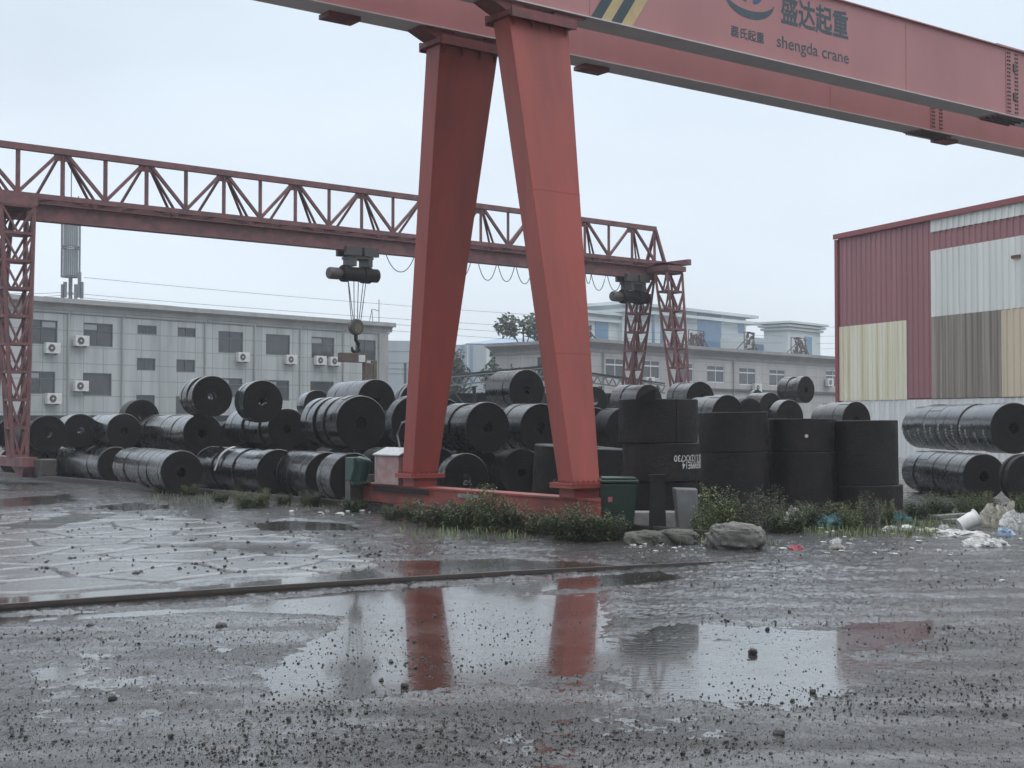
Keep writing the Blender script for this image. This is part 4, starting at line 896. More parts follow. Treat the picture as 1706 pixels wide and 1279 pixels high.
# outdoor air-conditioning units on the facade
def ac_unit(px, py, label, O, u, n, wdt=.86, hgt=.6):
    p = onplane(px, py, O, n) + n * .32
    a = thing('air_conditioner', label, 'air conditioner', tuple(p), 'air-conditioning units on the office walls')
    b_ = MB().obox(p, u, n, (-wdt / 2, wdt / 2), (-.16, .16), -hgt / 2, hgt / 2).build('casing', WHITE, a, bevel=.02)
    g_ = MB().lathe([(0, 0), (.05, .012), (.20, .012), (.235, .02), (.24, 0)], 24, axis='y'); g_.xf(Matrix.Translation(p + n * .163 - u * .12) @ Matrix(((u.x, n.x, 0, 0), (u.y, n.y, 0, 0), (0, 0, 1, 0), (0, 0, 0, 1)))); gg = g_.build('fan_guard', STEEL, a)
    hu = MB().lathe([(0, 0), (.06, 0), (.06, .012), (0, .012)], 12, axis='y'); hu.xf(Matrix.Translation(p + n * .18 - u * .12) @ Matrix(((u.x, n.x, 0, 0), (u.y, n.y, 0, 0), (0, 0, 1, 0), (0, 0, 0, 1)))); hu.build('fan_hub', WHITE, gg)
    MB().obox(p, u, n, (-.34, -.29), (-.3, .12), -hgt / 2 - .06, -hgt / 2 - .003).obox(p, u, n, (.29, .34), (-.3, .12), -hgt / 2 - .06, -hgt / 2 - .003).build('bracket', STEEL, a)
for px, py, lbl in ((82.5, 580, 'white air-conditioning unit below the top-floor window beside the lattice crane leg'), (131, 568, 'white air-conditioning unit left of the second top-floor window'), (400, 595, 'white air-conditioning unit below the top-floor window with a divided transom, over the pipe'),
                    (480, 599, 'single white air-conditioning unit below the plain dark top-floor window'), (529, 600.5, 'left of the two paired white air-conditioning units by the hook'), (552.5, 602, 'right of the two paired white air-conditioning units by the hook'),
                    (84.5, 664, 'white air-conditioning unit below the middle-floor window beside the lattice leg'), (130, 643, 'white air-conditioning unit left of the wide middle-floor window')):
    ac_unit(px, py, lbl, OL, u1d, n1, 1.0, .68)
# antenna on its roof
p = onplane(624, 535, OL - n1 * 3, n1); an = thing('roof_antenna', 'thin mast with a bent stay on the office roof by the hook ropes', 'antenna', tuple(p))
k_ = p.y / F
MB().tube([p + u1d * .5, p + u1d * .5 + Z * 37 * k_], .035, 6).build('mast', STEEL, an)
MB().tube([p - u1d * .55, p - u1d * .3 + Z * 20 * k_, p + Z * 19.5 * k_, p + u1d * .5 + Z * 18 * k_], .03, 6).tube([p - u1d * .2, p - u1d * .3 + Z * 20 * k_], .03, 6).build('stay', STEEL, an)

# middle office block with white framed windows
OM = P(985, 640, 100); OM.z = 0; nM = n1.copy(); LM = 52
def szm(px, py): p_ = onplane(px, py, OM, nM); return (p_ - OM).dot(u1d), p_.z
mbld = thing('office_building', 'beige low office block with white framed windows and rooftop sign frames', 'building', tuple(OM))
HB2, HC2 = szm(1200, 597)[1], szm(1200, 580.5)[1]; wm = []
for a, b, c_, d in ((1008.6, 1041, 596.5, 632), (1069.6, 1099.5, 600, 631), (1134, 1155, 604, 636), (1178, 1207, 608.5, 637), (1231.6, 1259.5, 612, 641), (1281.6, 1308, 615, 643), (1376, 1400, 617, 645), (1440, 1462, 622, 648)):
    m_ = (a + b) / 2; wm.append((szm(a, c_)[0], szm(b, c_)[0], szm(m_, d)[1], szm(m_, c_)[1]))
facade(mbld, OM, u1d, LM, HB2, wm, WALLG2)
for w_ in wm: window(mbld, OM, u1d, nM, w_, FRAMEW, 'transom')
vd = -nM; lw = 9.5
wl = [(4.3, 5.7, HB2 - 2.2, HB2 - .35)]
OS = OM + vd * lw
facade(mbld, OS, -vd, lw, HB2, wl, WALLG2, name='side_wall'); window(mbld, OS, -vd, Vector((-vd.y, vd.x, 0)), wl[0], FRAMED, 'plain')
prof = [(0, HB2 - .1), (.08, HB2 - .1), (.10, HB2 + .12), (.25, HB2 + .3), (.55, HC2 - .3), (.62, HC2 - .25), (.62, HC2)]
cn = MB(); nS = -u1d
path = [(OS, (nS + vd)), (OM, (nM + nS)), (OM + u1d * LM, nM)]
vs = []
for b_, d_ in path: vs += [b_ + d_ * a + Z * z_ for a, z_ in prof]
m = len(prof); fs = []
for j in range(2): fs += [(j * m + i, j * m + i + 1, (j + 1) * m + i + 1, (j + 1) * m + i) for i in range(m - 1)]
cn.add(vs, fs + [tuple(range(m))]); cn.build('cornice', CORN2, mbld)
MB().add([OS + (nS + vd) * .62 + Z * HC2, OM + (nM + nS) * .62 + Z * HC2, OM + u1d * LM + nM * .62 + Z * HC2, OM + u1d * LM + vd * lw + Z * HC2], [(0, 1, 2, 3)]).build('roof', ROOFD, mbld)
for px in (1004, 1221): s_ = szm(px, 610)[0]; MB().tube([OM + u1d * s_ + nM * .1, OM + u1d * s_ + nM * .1 + Z * (HB2 - .1)], .06, 8).build('downpipe', CORN2, mbld)
MB().obox(OM, u1d, nM, (szm(1180, 650)[0], LM), (.03, .2), szm(1300, 652)[1] - .12, szm(1300, 652)[1] + .08).build('pipe_run', STEEL, mbld)
ac_unit(1256, 646, 'white air-conditioning unit low on the beige office beside the tiny distant coil', OM, u1d, nM, 1.1, .75)
ac_unit(1377, 637, 'white air-conditioning unit on the beige office next to the red sheet hall', OM, u1d, nM, 1.1, .75)
ac_unit(1076, 634.5, 'white air-conditioning unit under the window behind the lattice leg', OM, u1d, nM, 1.1, .6)
# rusty sign frames standing on its roof, seen from behind
def sign_frame(px0, px1, yt, label, seed):
    pl = OM - nM * 1.2; a = onplane(px0, 590, pl, nM); b_ = onplane(px1, 590, pl, nM); base = HC2 - .02; W_ = (b_ - a).dot(u1d); a.z = base
    zt = onplane(px0, yt, pl, nM).z - base; rn = random.Random(seed)
    s_ = thing('sign_frame', label, 'sign frame', tuple(a), 'rusty sign frames on the beige office roof')
    f_ = MB()
    for x_ in (0, W_): f_.bar(a + u1d * x_, a + u1d * x_ + Z * zt, .07)
    for z_ in (.25, zt): f_.bar(a + Z * z_, a + u1d * W_ + Z * z_, .06)
    f_.bar(a + u1d * W_ + Z * zt * .6, a + u1d * (W_ + 1.9) - nM * .6, .08); f_.bar(a + u1d * (W_ * .5) + Z * zt * .8, a + u1d * (W_ * .5) - nM * 1.6, .06)
    f_.build('frame', STEEL, s_)
    q_ = MB()
    for i in range(24):
        x0, z0 = rn.uniform(.05, W_ - .05), rn.uniform(.3, zt); an_ = rn.choice([0, 0, 90, 90, 55, 125]); l_ = rn.uniform(.3, .8) * W_ * .6
        x1 = min(max(x0 + l_ * math.cos(R_(an_)), 0), W_); z1 = min(max(z0 - l_ * math.sin(R_(an_)), .25), zt + .2)
        q_.bar(a + u1d * x0 + Z * z0 + nM * .12, a + u1d * x1 + Z * z1 + nM * .12, .10, .16)
    q_.build('letter_box', RUSTG, s_)
sign_frame(1147, 1172, 549, 'rusty rooftop sign frame nearest the lattice crane leg', 3)
sign_frame(1240, 1255, 553, 'narrow rusty rooftop sign frame, middle one on the beige office', 5)
sign_frame(1318, 1342, 562, 'rusty rooftop sign frame nearest the red sheet hall', 8)
sign_frame(955, 983, 541, 'rusty rooftop sign frame beside the right red crane leg', 9)

# far pale buildings
def block(bld, px0, px1, ytop, Y, dep, mat, name='wall', ybase=None, u=u1d):
    n = Vector((u.y, -u.x, 0)); a = P(px0, 640, Y); a.z = 0; b_ = onplane(px1, 640, a, n); L = (b_ - a).dot(u); H = onplane((px0 + px1) / 2, ytop, a, n).z
    MB().obox(a, u, n, (0, L), (-dep, 0), 0, H).build(name, mat, bld); return a, n, L, H
def patch(bld, a, n, px0, px1, y0, y1, mat, name, u=u1d, prd=.06):
    A_ = onplane(px0, y0, a, n); m_ = (px0 + px1) / 2; s0 = (A_ - a).dot(u); s1 = (onplane(px1, y0, a, n) - a).dot(u); z1 = onplane(m_, y0, a, n).z; z0 = onplane(m_, y1, a, n).z
    return MB().obox(a, u, n, (s0, s1), (.003, prd), z0, z1).build(name, mat, bld)
fb = thing('office_tower', 'pale distant office block with blue glass bands behind the beige office', 'building', tuple(P(980, 699, 165)))
a, n, L, H = block(fb, 1037, 1243, 519, 172, 6, PALE)
MB().obox(a, u1d, n, (-1, L + 1.6), (-6.5, 1.2), H + .003, H + .4).obox(a, u1d, n, (-.5, L + 2.2), (-6.3, 1.0), H - .9, H - .5).build('roof_slab', PALE, fb)
patch(fb, a, n, 1162, 1201, 524, 590, BLUEG, 'glass_band'); patch(fb, a, n, 1230, 1239, 538, 555, BLUEG, 'window'); patch(fb, a, n, 1230, 1239, 569, 580, BLUEG, 'window')
patch(fb, a, n, 1086, 1090, 525, 590, BLUEG, 'window'); patch(fb, a, n, 1100, 1104, 525, 590, BLUEG, 'window')
a, n, L, H = block(fb, 962, 1036, 524, 166, 2.5, PALE, 'side_wing')
MB().obox(a, u1d, n, (-.8, L + .0), (-3, .8), H + .003, H + .35).obox(a, u1d, n, (-.6, L), (-2.8, .5), H - .9, H - .45).build('roof_slab', PALE, fb)
patch(fb, a, n, 991, 1013, 534, 572, BLUEG, 'window'); patch(fb, a, n, 1033, 1036, 545, 575, BLUEG, 'window')
a, n, L, H = block(fb, 1243, 1300, 563, 182, 4, PALE, 'link_wing'); patch(fb, a, n, 1258, 1286, 574, 592, BLUEG, 'window')
ft = thing('stair_tower', 'pale distant block with triple stepped cornice left of the red sheet hall', 'building', tuple(P(1292, 699, 175)))
a, n, L, H = block(ft, 1313, 1367, 552, 178, 3.6, PALE)
mm_ = MB()
for i, e_ in enumerate((.35, .6, .85)): mm_.obox(a, u1d, n, (-e_, L + e_), (-3.6 - e_, e_), H + .02 + i * .42, H + .30 + i * .42)
mm_.obox(a, u1d, n, (.05, L - .05), (-3.5, -.05), H - .1, H + 1.0); mm_.build('stepped_cornice', PALE, ft)
patch(ft, a, n, 1340, 1352, 561, 592, BLUEG, 'window')
wh1 = thing('warehouse', 'pale grey sheet warehouse seen between the office and the left crane leg', 'building', tuple(P(640, 699, 150)))
ux = Vector((.97, .24, 0)).normalized()
a, n, L, H = block(wh1, 560, 724, 567, 150, 20, PALE2, u=ux)
patch(wh1, a, n, 673, 677, 604, 640, STEEL, 'downpipe', u=ux)
for yy_ in (585, 604, 614, 622): patch(wh1, a, n, 640, 720, yy_, yy_ + .8, GREYST, 'sheet_joint', u=ux, prd=.03)
wh2 = thing('warehouse', 'grey-blue sheet warehouse with dark vertical stripes between the crane legs', 'building', tuple(P(758, 699, 158)))
a, n, L, H = block(wh2, 700, 810, 574, 158, 20, PALE2, u=ux)
for x0, x1 in ((767, 774), (778, 780), (783, 788)): patch(wh2, a, n, x0, x1, 575, 640, BLUERF if x0 != 778 else PALE, 'vertical_stripe', u=ux)
wh3 = thing('warehouse', 'distant white shed with a pale blue pitched roof between the crane legs', 'building', tuple(P(775, 699, 210)))
a, n, L, H = block(wh3, 776, 900, 573, 210, 20, PALE, u=ux)
r0_ = a + Z * H; MB().add([r0_ + n * .5, r0_ + ux * (L + 3) + n * .5, r0_ + ux * (L + 3) - n * 11 + Z * 1.7, r0_ + ux * 9 - n * 11 + Z * 1.7, r0_ - n * 20 + ux * (L + 3), r0_ - n * 20], [(0, 1, 2, 3), (3, 2, 4, 5), (0, 3, 5)]).build('roof', BLUERF, wh3)

# red hall with patched corrugated sheets
uR = Vector((.39, -.92, 0)).normalized(); OR = P(1397.5, 640, 61); OR.z = 0; nR = Vector((uR.y, -uR.x, 0)) 
if nR.dot(Vector((0, 0, 1.6)) - OR) < 0: nR = -nR
hall = thing('sheet_metal_hall', 'tall industrial hall clad in patched red, white, cream and brown corrugated sheets', 'building', tuple(OR))
def szr(px, py): p_ = onplane(px, py, OR, nR); return (p_ - OR).dot(uR), p_.z
def sheet(name, s0, s1, z0, z1, mat, off, per=.34, dep=.045, label=None):
    mb = MB(); s = s0; pr = []
    while s < s1 - 1e-6:
        for f_, d_ in ((0, 0), (.55, 0), (.66, dep), (.89, dep), (1.0, 0)):
            x_ = s + f_ * per
            if x_ < s1: pr.append((x_, d_))
        s += per
    pr.append((s1, 0)); vs = []
    for x_, d_ in pr:
        for z_ in (z0, z1): vs.append(OR + uR * x_ + nR * (off + d_) + Z * z_)
    for x_ in (s0, s1):
        for z_ in (z0, z1): vs.append(OR + uR * x_ + nR * (off - .03) + Z * z_)
    k_ = len(pr); fs = [(2 * i, 2 * i + 2, 2 * i + 3, 2 * i + 1) for i in range(k_ - 1)]
    mb.add(vs, fs + [(2 * k_, 0, 1, 2 * k_ + 1), (2 * k_ - 2, 2 * k_ + 2, 2 * k_ + 3, 2 * k_ - 1)])
    return mb.build(name, mat, hall, label=label)
RW = material('red_wall_sheet', (.34, .145, .16), (.29, .125, .14), .6, rough=.5, rough2=.6, stretch=(2, 2, .15))
WW = material('white_wall_sheet', (.76, .78, .75), (.62, .63, .60), .9, detail=7, rough=.5, stretch=(3, 3, .08), contrast=(.42, .7))
CW = material('cream_wall_sheet', (.77, .76, .62), (.56, .45, .25), 1.1, detail=7, rough=.55, stretch=(3, 3, .07), contrast=(.47, .72))
BW = material('brown_weathered_sheet', (.34, .30, .255), (.17, .15, .13), 1.6, detail=7, rough=.6, stretch=(4, 4, .06), contrast=(.38, .62))
TW = material('beige_stained_sheet', (.64, .54, .41), (.46, .35, .22), 1.1, detail=7, rough=.6, stretch=(3, 3, .06), contrast=(.42, .68))
LW = material('pale_lower_sheet', (.78, .80, .80), (.64, .66, .66), 1.0, detail=6, rough=.5, stretch=(3, 3, .1))
TRIM = material('red_trim', (.25, .05, .055), None, rough=.5)
ZT_ = szr(1397, 392)[1]; S_E = 34.0
sA, sB, sC = szr(1553, 500)[0], szr(1512, 600)[0], szr(1670, 600)[0]
zl = szr(1398, 666)[1]; zc = szr(1398, 545)[1]
z1b = szr(1553, 387)[1]; z2t = szr(1553, 418)[1]; z2b = szr(1553, 528)[1]; z1t = szr(1553, 363)[1]
nb_ = uR * 0 - nR
MB().obox(OR, uR, nR, (0, S_E), (-18, -.04), 0, ZT_ - .05).build('wall', RW, hall)
sheet('red_sheeting', .0, S_E, zl, ZT_, RW, .0)
sheet('white_upper_strip', sA, S_E, z1b, z1t, WW, .055); sheet('white_sheeting', sA, S_E, z2b, z2t, WW, .055)
sheet('cream_sheeting', .12, sB, zl - .05, zc, CW, .055); sheet('brown_sheeting', sA + .02, sC, zl - .03, z2b - .01, BW, .058); sheet('beige_sheeting', sC + .02, S_E, zl - .03, z2b - .012, TW, .062)
sheet('lower_sheeting', .2, S_E, 0, zl - .06, LW, .02)
MB().obox(OR, uR, nR, (-.1, S_E), (.11, .2), ZT_ - .18, ZT_ + .04).obox(OR, uR, nR, (-.1, S_E), (-18, .108), ZT_ - .02, ZT_ + .06).build('roof_trim', TRIM, hall)
MB().obox(OR, uR, nR, (-.11, .10), (-.1, .12), 0, ZT_ - .2).build('corner_trim', TRIM, hall)
MB().obox(OR, uR, nR, (szr(1690, 430)[0], szr(1690, 430)[0] + .45), (.12, .17), szr(1694, 428)[1] - .06, szr(1694, 428)[1] + .06).build('wall_bracket', RUST, hall)

# dark open shed with steel trusses between the coils and the offices
sh = thing('steel_shed', 'low dark open-sided shed with steel lattice trusses behind the coils', 'shed', tuple(P(900, 699, 62)))
def truss_px(p0, p1, dz, n_, w_=.06):
    mb = MB(); p0, p1 = Vector(p0), Vector(p1); mb.bar(p0, p1, w_); q0, q1 = p0 - Z * dz, p1 - Z * dz; mb.bar(q0, q1, w_)
    for i in range(n_):
        a, b_ = p0.lerp(p1, i / n_), p0.lerp(p1, (i + .5) / n_) - Z * dz; mb.bar(a, b_, w_ * .7); mb.bar(b_, p0.lerp(p1, (i + 1) / n_), w_ * .7)
    return mb
pk = P(905, 613, 58); pr_ = P(1108, 642, 60); pl_ = P(690, 634, 60)
truss_px(pk, pr_, .34, 16).build('roof_truss', GREYST, sh); truss_px(pl_, pk - Z * .0, .36, 14).build('roof_truss', GREYST, sh)
bk = Vector((0, 9, 0))
MB().add([pk + Z * .12, pr_ + Z * .12, pr_ + bk + Z * .5, pk + bk + Z * .3, pk + Z * .06, pr_ + Z * .06, pr_ + bk + Z * .44, pk + bk + Z * .24], [(0, 1, 2, 3), (7, 6, 5, 4), (0, 1, 5, 4), (1, 2, 6, 5), (2, 3, 7, 6), (3, 0, 4, 7)]).build('roof', SHEDM, sh)
MB().add([pl_ + Z * .12, pk + Z * .12, pk + bk + Z * .3, pl_ + bk + Z * .3, pl_ + Z * .06, pk + Z * .06, pk + bk + Z * .24, pl_ + bk + Z * .24], [(0, 1, 2, 3), (7, 6, 5, 4), (0, 1, 5, 4), (1, 2, 6, 5), (2, 3, 7, 6), (3, 0, 4, 7)]).build('roof', SHEDM, sh)
for px in (790, 905, 1000, 1095, 700):
    q_ = P(px, 640, 60.2); MB().bar((q_.x, q_.y, 0), (q_.x, q_.y, 3.1), .16).build('post', STEEL, sh)
c0 = P(757, 653, 60.5)
sp = MB()
for a_ in (20, 65, 115, 160, 215, 300): sp.bar(c0, c0 + Vector((math.cos(R_(a_)) * 1.1, 0, math.sin(R_(a_)) * .8)), .06)
sp.build('brace_cluster', GREYST, sh)
MB().obox(Vector((pl_.x, pl_.y + 8, 0)), Vector((1, 0, 0)), Vector((0, 1, 0)), (0, pr_.x - pl_.x), (0, .2), 0, 2.95).build('back_wall', SHEDM, sh)
lw_ = thing('boundary_wall', 'low dark wall between the coil pile and the grey office', 'wall', tuple(P(60, 699, 60)))
MB().obox(P(-200, 640, 52) * 1, Vector((1, 0, 0)), Vector((0, 1, 0)), (0, 20.5), (0, .25), -P(0, 640, 52).z, -P(0, 640, 52).z + 1.78).build('wall_body', SHEDM, lw_)

# phone mast behind the grey office
pm = P(116, 640, 112); pm.z = 0; mst = thing('phone_mast', 'grey monopole phone mast with two barred cylindrical shrouds', 'mast', tuple(pm))
zz = lambda y_: P(116, y_, 112).z
k_ = 112 / F
MB().tube([pm, pm + Z * zz(455)], .16, 14).build('pole', GREYST, mst, smooth=True)
for y0, y1 in ((461, 414), (411, 352)):
    sd_ = MB().lathe([(.55, zz(y0) + .1), (.55, zz(y1) - .1)], 24, (pm.x, pm.y, 0)); sd_.build('shroud_core', PALE2, mst, smooth=True)
    cg = MB()
    for i in range(30):
        t = 2 * math.pi * i / 30; x_, y_ = pm.x + .76 * math.cos(t), pm.y + .76 * math.sin(t); cg.bar((x_, y_, zz(y0)), (x_, y_, zz(y1)), .05)
    for z_ in (zz(y0), zz(y1)): cg.lathe([(.5, z_ - .04), (.80, z_ - .04), (.80, z_ + .04), (.5, z_ + .04)], 30, (pm.x, pm.y, 0), closed=True)
    cg.build('shroud_cage', GREYST, mst)
MB().tube([pm + Z * zz(352), pm + Z * zz(262)], .04, 6).build('lightning_rod', STEEL, mst)
hm = MB()
for dx in (-17, -9, 10, 18): hm.tube([pm + Z * zz(342), pm + Vector((dx * k_, 0, zz(333))), pm + Vector((dx * k_ * 1.25, 0, zz(327 if abs(dx) < 12 else 334)))], .05, 6)
hm.build('lamp_arm', STEEL, mst)
for dx, y0, y1 in ((-11, 498, 474), (-7, 496, 470), (11, 498, 474), (17, 496, 454), (21, 498, 470)):
    q_ = pm + Vector((dx * k_, -.3, 0)); MB().obox(q_, Vector((1, 0, 0)), Vector((0, 1, 0)), (-.13, .13), (-.08, .08), zz(y0), zz(y1)).build('antenna_panel', GREYST, mst)
    MB().bar(q_ + Z * zz(y0 - 8), pm + Z * zz(y0 - 8), .05).build('antenna_arm', STEEL, mst)
# overhead wires
def wire(a, b_, sag, label, r=.018):
    a, b_ = Vector(a), Vector(b_); mb = MB().tube([a.lerp(b_, f_) - Z * (sag * 4 * f_ * (1 - f_)) for f_ in np.linspace(0, 1, 25)], r, 4); o_ = mb.build('overhead_wire', STEEL); tag(o_, label, 'wire', 'overhead wires behind the cranes')
wire(P(140, 462, 111), P(1420, 545, 190), .9, 'highest overhead wire leaving the phone mast')
wire(P(140, 490, 111), P(1420, 560, 190), .9, 'overhead wire skimming the office roof from the mast, upper of two')
wire(P(140, 496, 111), P(1420, 572, 190), 1.0, 'overhead wire skimming the office roof from the mast, lower of two')
wire(P(-60, 482, 110), P(101, 487, 112), .2, 'upper short overhead wire left of the phone mast'); wire(P(-60, 489, 110), P(101, 492, 112), .2, 'lower short overhead wire left of the phone mast')
wire(P(560, 543, 120), P(1420, 580, 200), .8, 'lowest overhead wire passing behind both red crane legs')

# ------------------------------------------------------------------ trees
def tree(base, h, cw, label, seed, mat, nleaf=2600, conical=False, leaf=.28):
    rn = random.Random(seed); t_ = thing('tree', label, 'tree', tuple(base)); tk = MB(); base = Vector(base)
    tk.tube([base, base + Vector((.1, 0, h * .35)), base + Vector((0, .1, h * .75)), base + Z * h * .95], [h * .022, h * .017, h * .009, h * .003], 8); lobes = []
    for i in range(24):
        zf = rn.uniform(.3, .95); an_ = rn.uniform(0, 6.28); rad = cw / 2 * ((1 - zf) * 1.2 + .05 if conical else math.sqrt(max(.05, 1 - ((zf - .62) / .42) ** 2))) * rn.uniform(.45, 1)
        tip = base + Vector((math.cos(an_) * rad, math.sin(an_) * rad, h * zf)); st_ = base + Z * h * max(.2, zf - .22)
        tk.tube([st_, st_.lerp(tip, .5) + Z * .1 * h * rn.uniform(0, .3), tip], [h * .008, h * .005, h * .002], 5); lobes.append((tip, rn.uniform(.18, .32) * cw))
    tk.build('trunk', BARK, t_); lf = MB()
    for i in range(nleaf):
        c_, r_ = rn.choice(lobes); d = Vector((rn.gauss(0, 1), rn.gauss(0, 1), rn.gauss(0, .8))).normalized() * r_ * rn.random() ** .45; p_ = c_ + d; s_ = leaf * rn.uniform(.5, 1.2)
        u_ = Vector((rn.gauss(0, 1), rn.gauss(0, 1), rn.gauss(0, .6))).normalized(); v_ = u_.cross(Vector((rn.gauss(0, 1), rn.gauss(0, 1), rn.gauss(0, 1)))).normalized()
        lf.add([p_ - u_ * s_, p_ + v_ * s_ * .45, p_ + u_ * s_, p_ - v_ * s_ * .45], [(0, 1, 2, 3)])
    lf.build('crown', mat, t_)
def gp(px, Y): p_ = P(px, 640, Y); return (p_.x, p_.y, 0)
tree(gp(872, 131), 11.7, 6.4, 'leafy grey-green tree rising over the beige office roof at the right crane leg', 4, TREELF, 7500, False, .34)
tree(gp(760, 105), 7.0, 3.0, 'slim dark tree beside the left red crane leg', 6, TREELF2, 1800, True, .2)
tree(gp(744, 108), 7.6, 2.4, 'narrow tree right against the edge of the left crane leg', 10, TREELF, 1500, True, .2)
tree(gp(830, 98), 5.4, 3.2, 'low bush-like tree at the corner of the beige office', 12, TREELF, 1600, False, .2)

# ------------------------------------------------------------------ small things by the crane foot
p = G(1030, 889)
bn = thing('wheelie_bin', 'dark green wheeled rubbish bin with a red mark beside the base beam', 'rubbish bin', tuple(p))
bx, by = p.x, p.y
MB().hexa([(bx + a, by + b_, z_) for z_, q4 in ((.09, ((-.20, -.2), (.20, -.2), (.20, .22), (-.20, .22))), (.72, ((-.25, -.25), (.25, -.25), (.25, .27), (-.25, .27)))) for a, b_ in q4]).build('body', BINGRN, bn, bevel=.03)
MB().box((bx - .27, by - .28, .725), (bx + .27, by + .3, .765)).box((bx - .24, by - .22, .767), (bx + .24, by + .24, .80)).build('lid', BINGRN, bn, bevel=.012)
MB().tube([(bx - .22, by + .31, .76), (bx + .22, by + .31, .76)], .018, 8).build('handle', BINGRN, bn)
for s_ in (-1, 1): MB().lathe([(.02, -.025), (.09, -.025), (.09, .025), (.02, .025)], 16, (bx + s_ * .2, by + .22, .095), axis='x', closed=True).build('wheel', BLK, bn)
MB().box((bx - .16, by - .247, .46), (bx - .10, by - .238, .53)).build('red_mark', PINKP, bn)
p = G(1096, 892)
ps = thing('steel_post', 'black square steel post standing in front of the lettered coil stack', 'post', (p.x, p.y, 0))
MB().hexa([(p.x + a, p.y + b_, z_) for z_, q4 in ((-.05, ((-.125, -.06), (.115, -.06), (.115, .06), (-.125, .06))), (.82, ((-.098, -.05), (.088, -.05), (.088, .05), (-.098, .05)))) for a, b_ in q4]).build('shaft', BLK, ps)
MB().box((p.x - .12, p.y - .07, .822), (p.x + .11, p.y + .07, .845)).build('cap_plate', BLK, ps)
def gb(px, py): q_ = G(px, py); return q_.x, q_.y
x0, y0 = gb(1058, 880); x1, _ = gb(1134, 880); 
cbk = MB().box((x0, y0, 0), (x1 + .1, y0 + .35, .24)).build('concrete_block', CONC, bevel=.015); tag(cbk, 'long low pale concrete block behind the black post', 'concrete block')
x0, y0 = gb(1131, 890); x1, _ = gb(1163, 890)
cb2 = MB().hexa([(x0, y0, 0), (x1, y0 + .02, 0), (x1 + .03, y0 + .4, 0), (x0 + .02, y0 + .4, 0), (x0 - .05, y0, .64), (x1 - .0, y0 + .02, .63), (x1 + .03, y0 + .4, .63), (x0 - .05, y0 + .4, .64)]).build('concrete_block', CONCW, bevel=.02); tag(cb2, 'upright grey concrete block right of the black post', 'concrete block')
def rock(px, py, wpx, hpx, label, seed, mat, name='boulder', cat='rock', dfac=.7):
    q_ = G(px, py); k_ = q_.y / F; rx, rz = wpx * k_ / 2, hpx * k_; ry = rx * dfac; nn, mm = (72, 40) if wpx > 40 else (20, 12); vs, fs = [], []
    for j in range(mm + 1):
        ph = math.pi * j / mm
        for i in range(nn):
            t = 2 * math.pi * i / nn; d = Vector((math.sin(ph) * math.cos(t), math.sin(ph) * math.sin(t), math.cos(ph)))
            f_ = 1 + .9 * float(fbm(np.array([d.x * 1.3 + seed + d.z]), np.array([d.y * 1.3 - d.z * .8 + seed]), 5, seed)[0]) + (.16 * float(fbm(np.array([d.x * 7 + seed]), np.array([d.y * 7 + d.z * 9]), 4, seed + 3)[0]) if wpx > 40 else 0)
            v = Vector((math.copysign(abs(d.x) ** .75, d.x) * rx, math.copysign(abs(d.y) ** .75, d.y) * ry, math.copysign(abs(d.z) ** .7, d.z) * rz * .62)) * f_
            vs.append((q_.x + v.x, q_.y + ry * .6 + v.y, max(v.z + rz * .42, -.02)))
    for j in range(mm):
        for i in range(nn): fs.append((j * nn + i, j * nn + (i + 1) % nn, (j + 1) * nn + (i + 1) % nn, (j + 1) * nn + i))
    o_ = MB().add(vs, fs).build(name, mat, smooth=True); tag(o_, label, cat); return o_
rock(1226, 915, 96, 38, 'large rough grey boulder on the edge of the waste ground', 3, ROCK)
rock(1075, 908, 56, 22, 'flat dark rock left of the foot of the black post', 8, ROCKM)
rock(1135, 908, 62, 24, 'mossy rock between the black post and the large boulder', 13, ROCKM)
# rubbish along the edge of the yard
def crumple(px, py, wpx, hpx, label, seed, mat, name='plastic_bag', cat='rubbish', dfac=.8, amp=1.6):
    q_ = G(px, py); k_ = q_.y / F; rx, rz = wpx * k_ / 2, hpx * k_; nn, mm = 40, 20; vs, fs = [], []
    for j in range(mm + 1):
        ph = math.pi / 2 * j / mm
        for i in range(nn):
            t = 2 * math.pi * i / nn; r_ = math.sin(ph)
            f_ = 1 + amp * float(fbm(np.array([math.cos(t) * r_ * 2.4 + seed]), np.array([math.sin(t) * r_ * 2.4 + seed * 2]), 5, seed)[0])
            z_ = math.cos(ph) ** .8 * rz * max(.15, 1 + 2.2 * float(fbm(np.array([math.cos(t) * r_ * 3 + seed + 5]), np.array([math.sin(t) * r_ * 3 + seed]), 5, seed + 9)[0]))
            vs.append((q_.x + math.cos(t) * r_ * rx * f_, q_.y + rx * dfac * .5 + math.sin(t) * r_ * rx * dfac * f_, z_ + .01))
    for j in range(mm):
        for i in range(nn): fs.append((j * nn + i, j * nn + (i + 1) % nn, (j + 1) * nn + (i + 1) % nn, (j + 1) * nn + i))
    fs.append(tuple(mm * nn + i for i in range(nn)))
    o_ = MB().add(vs, fs).build(name, mat, smooth=False); tag(o_, label, cat); return o_
crumple(1672, 880, 56, 34, 'big dirty yellowish plastic sack slumped at the right edge', 2, BAGG, 'sack')
crumple(1692, 884, 46, 24, 'grey-white plastic sheet slumped against the big dirty sack', 5, BAGW)
crumple(1652, 913, 64, 12, 'bright white plastic bag lying nearest the road at the right', 7, BAGW)
crumple(1603, 896, 84, 9, 'long crumpled white plastic sheet below the white bucket', 11, BAGW, 'plastic_sheet')
crumple(1676, 894, 26, 11, 'small blue crumpled plastic bag among the white rubbish', 14, BAGB)
crumple(1392, 880, 62, 15, 'teal heap of netting in the weeds', 17, TEAL, 'netting')
crumple(1500, 872, 50, 12, 'second, darker patch of teal netting by the grey planks', 19, TEAL, 'netting')
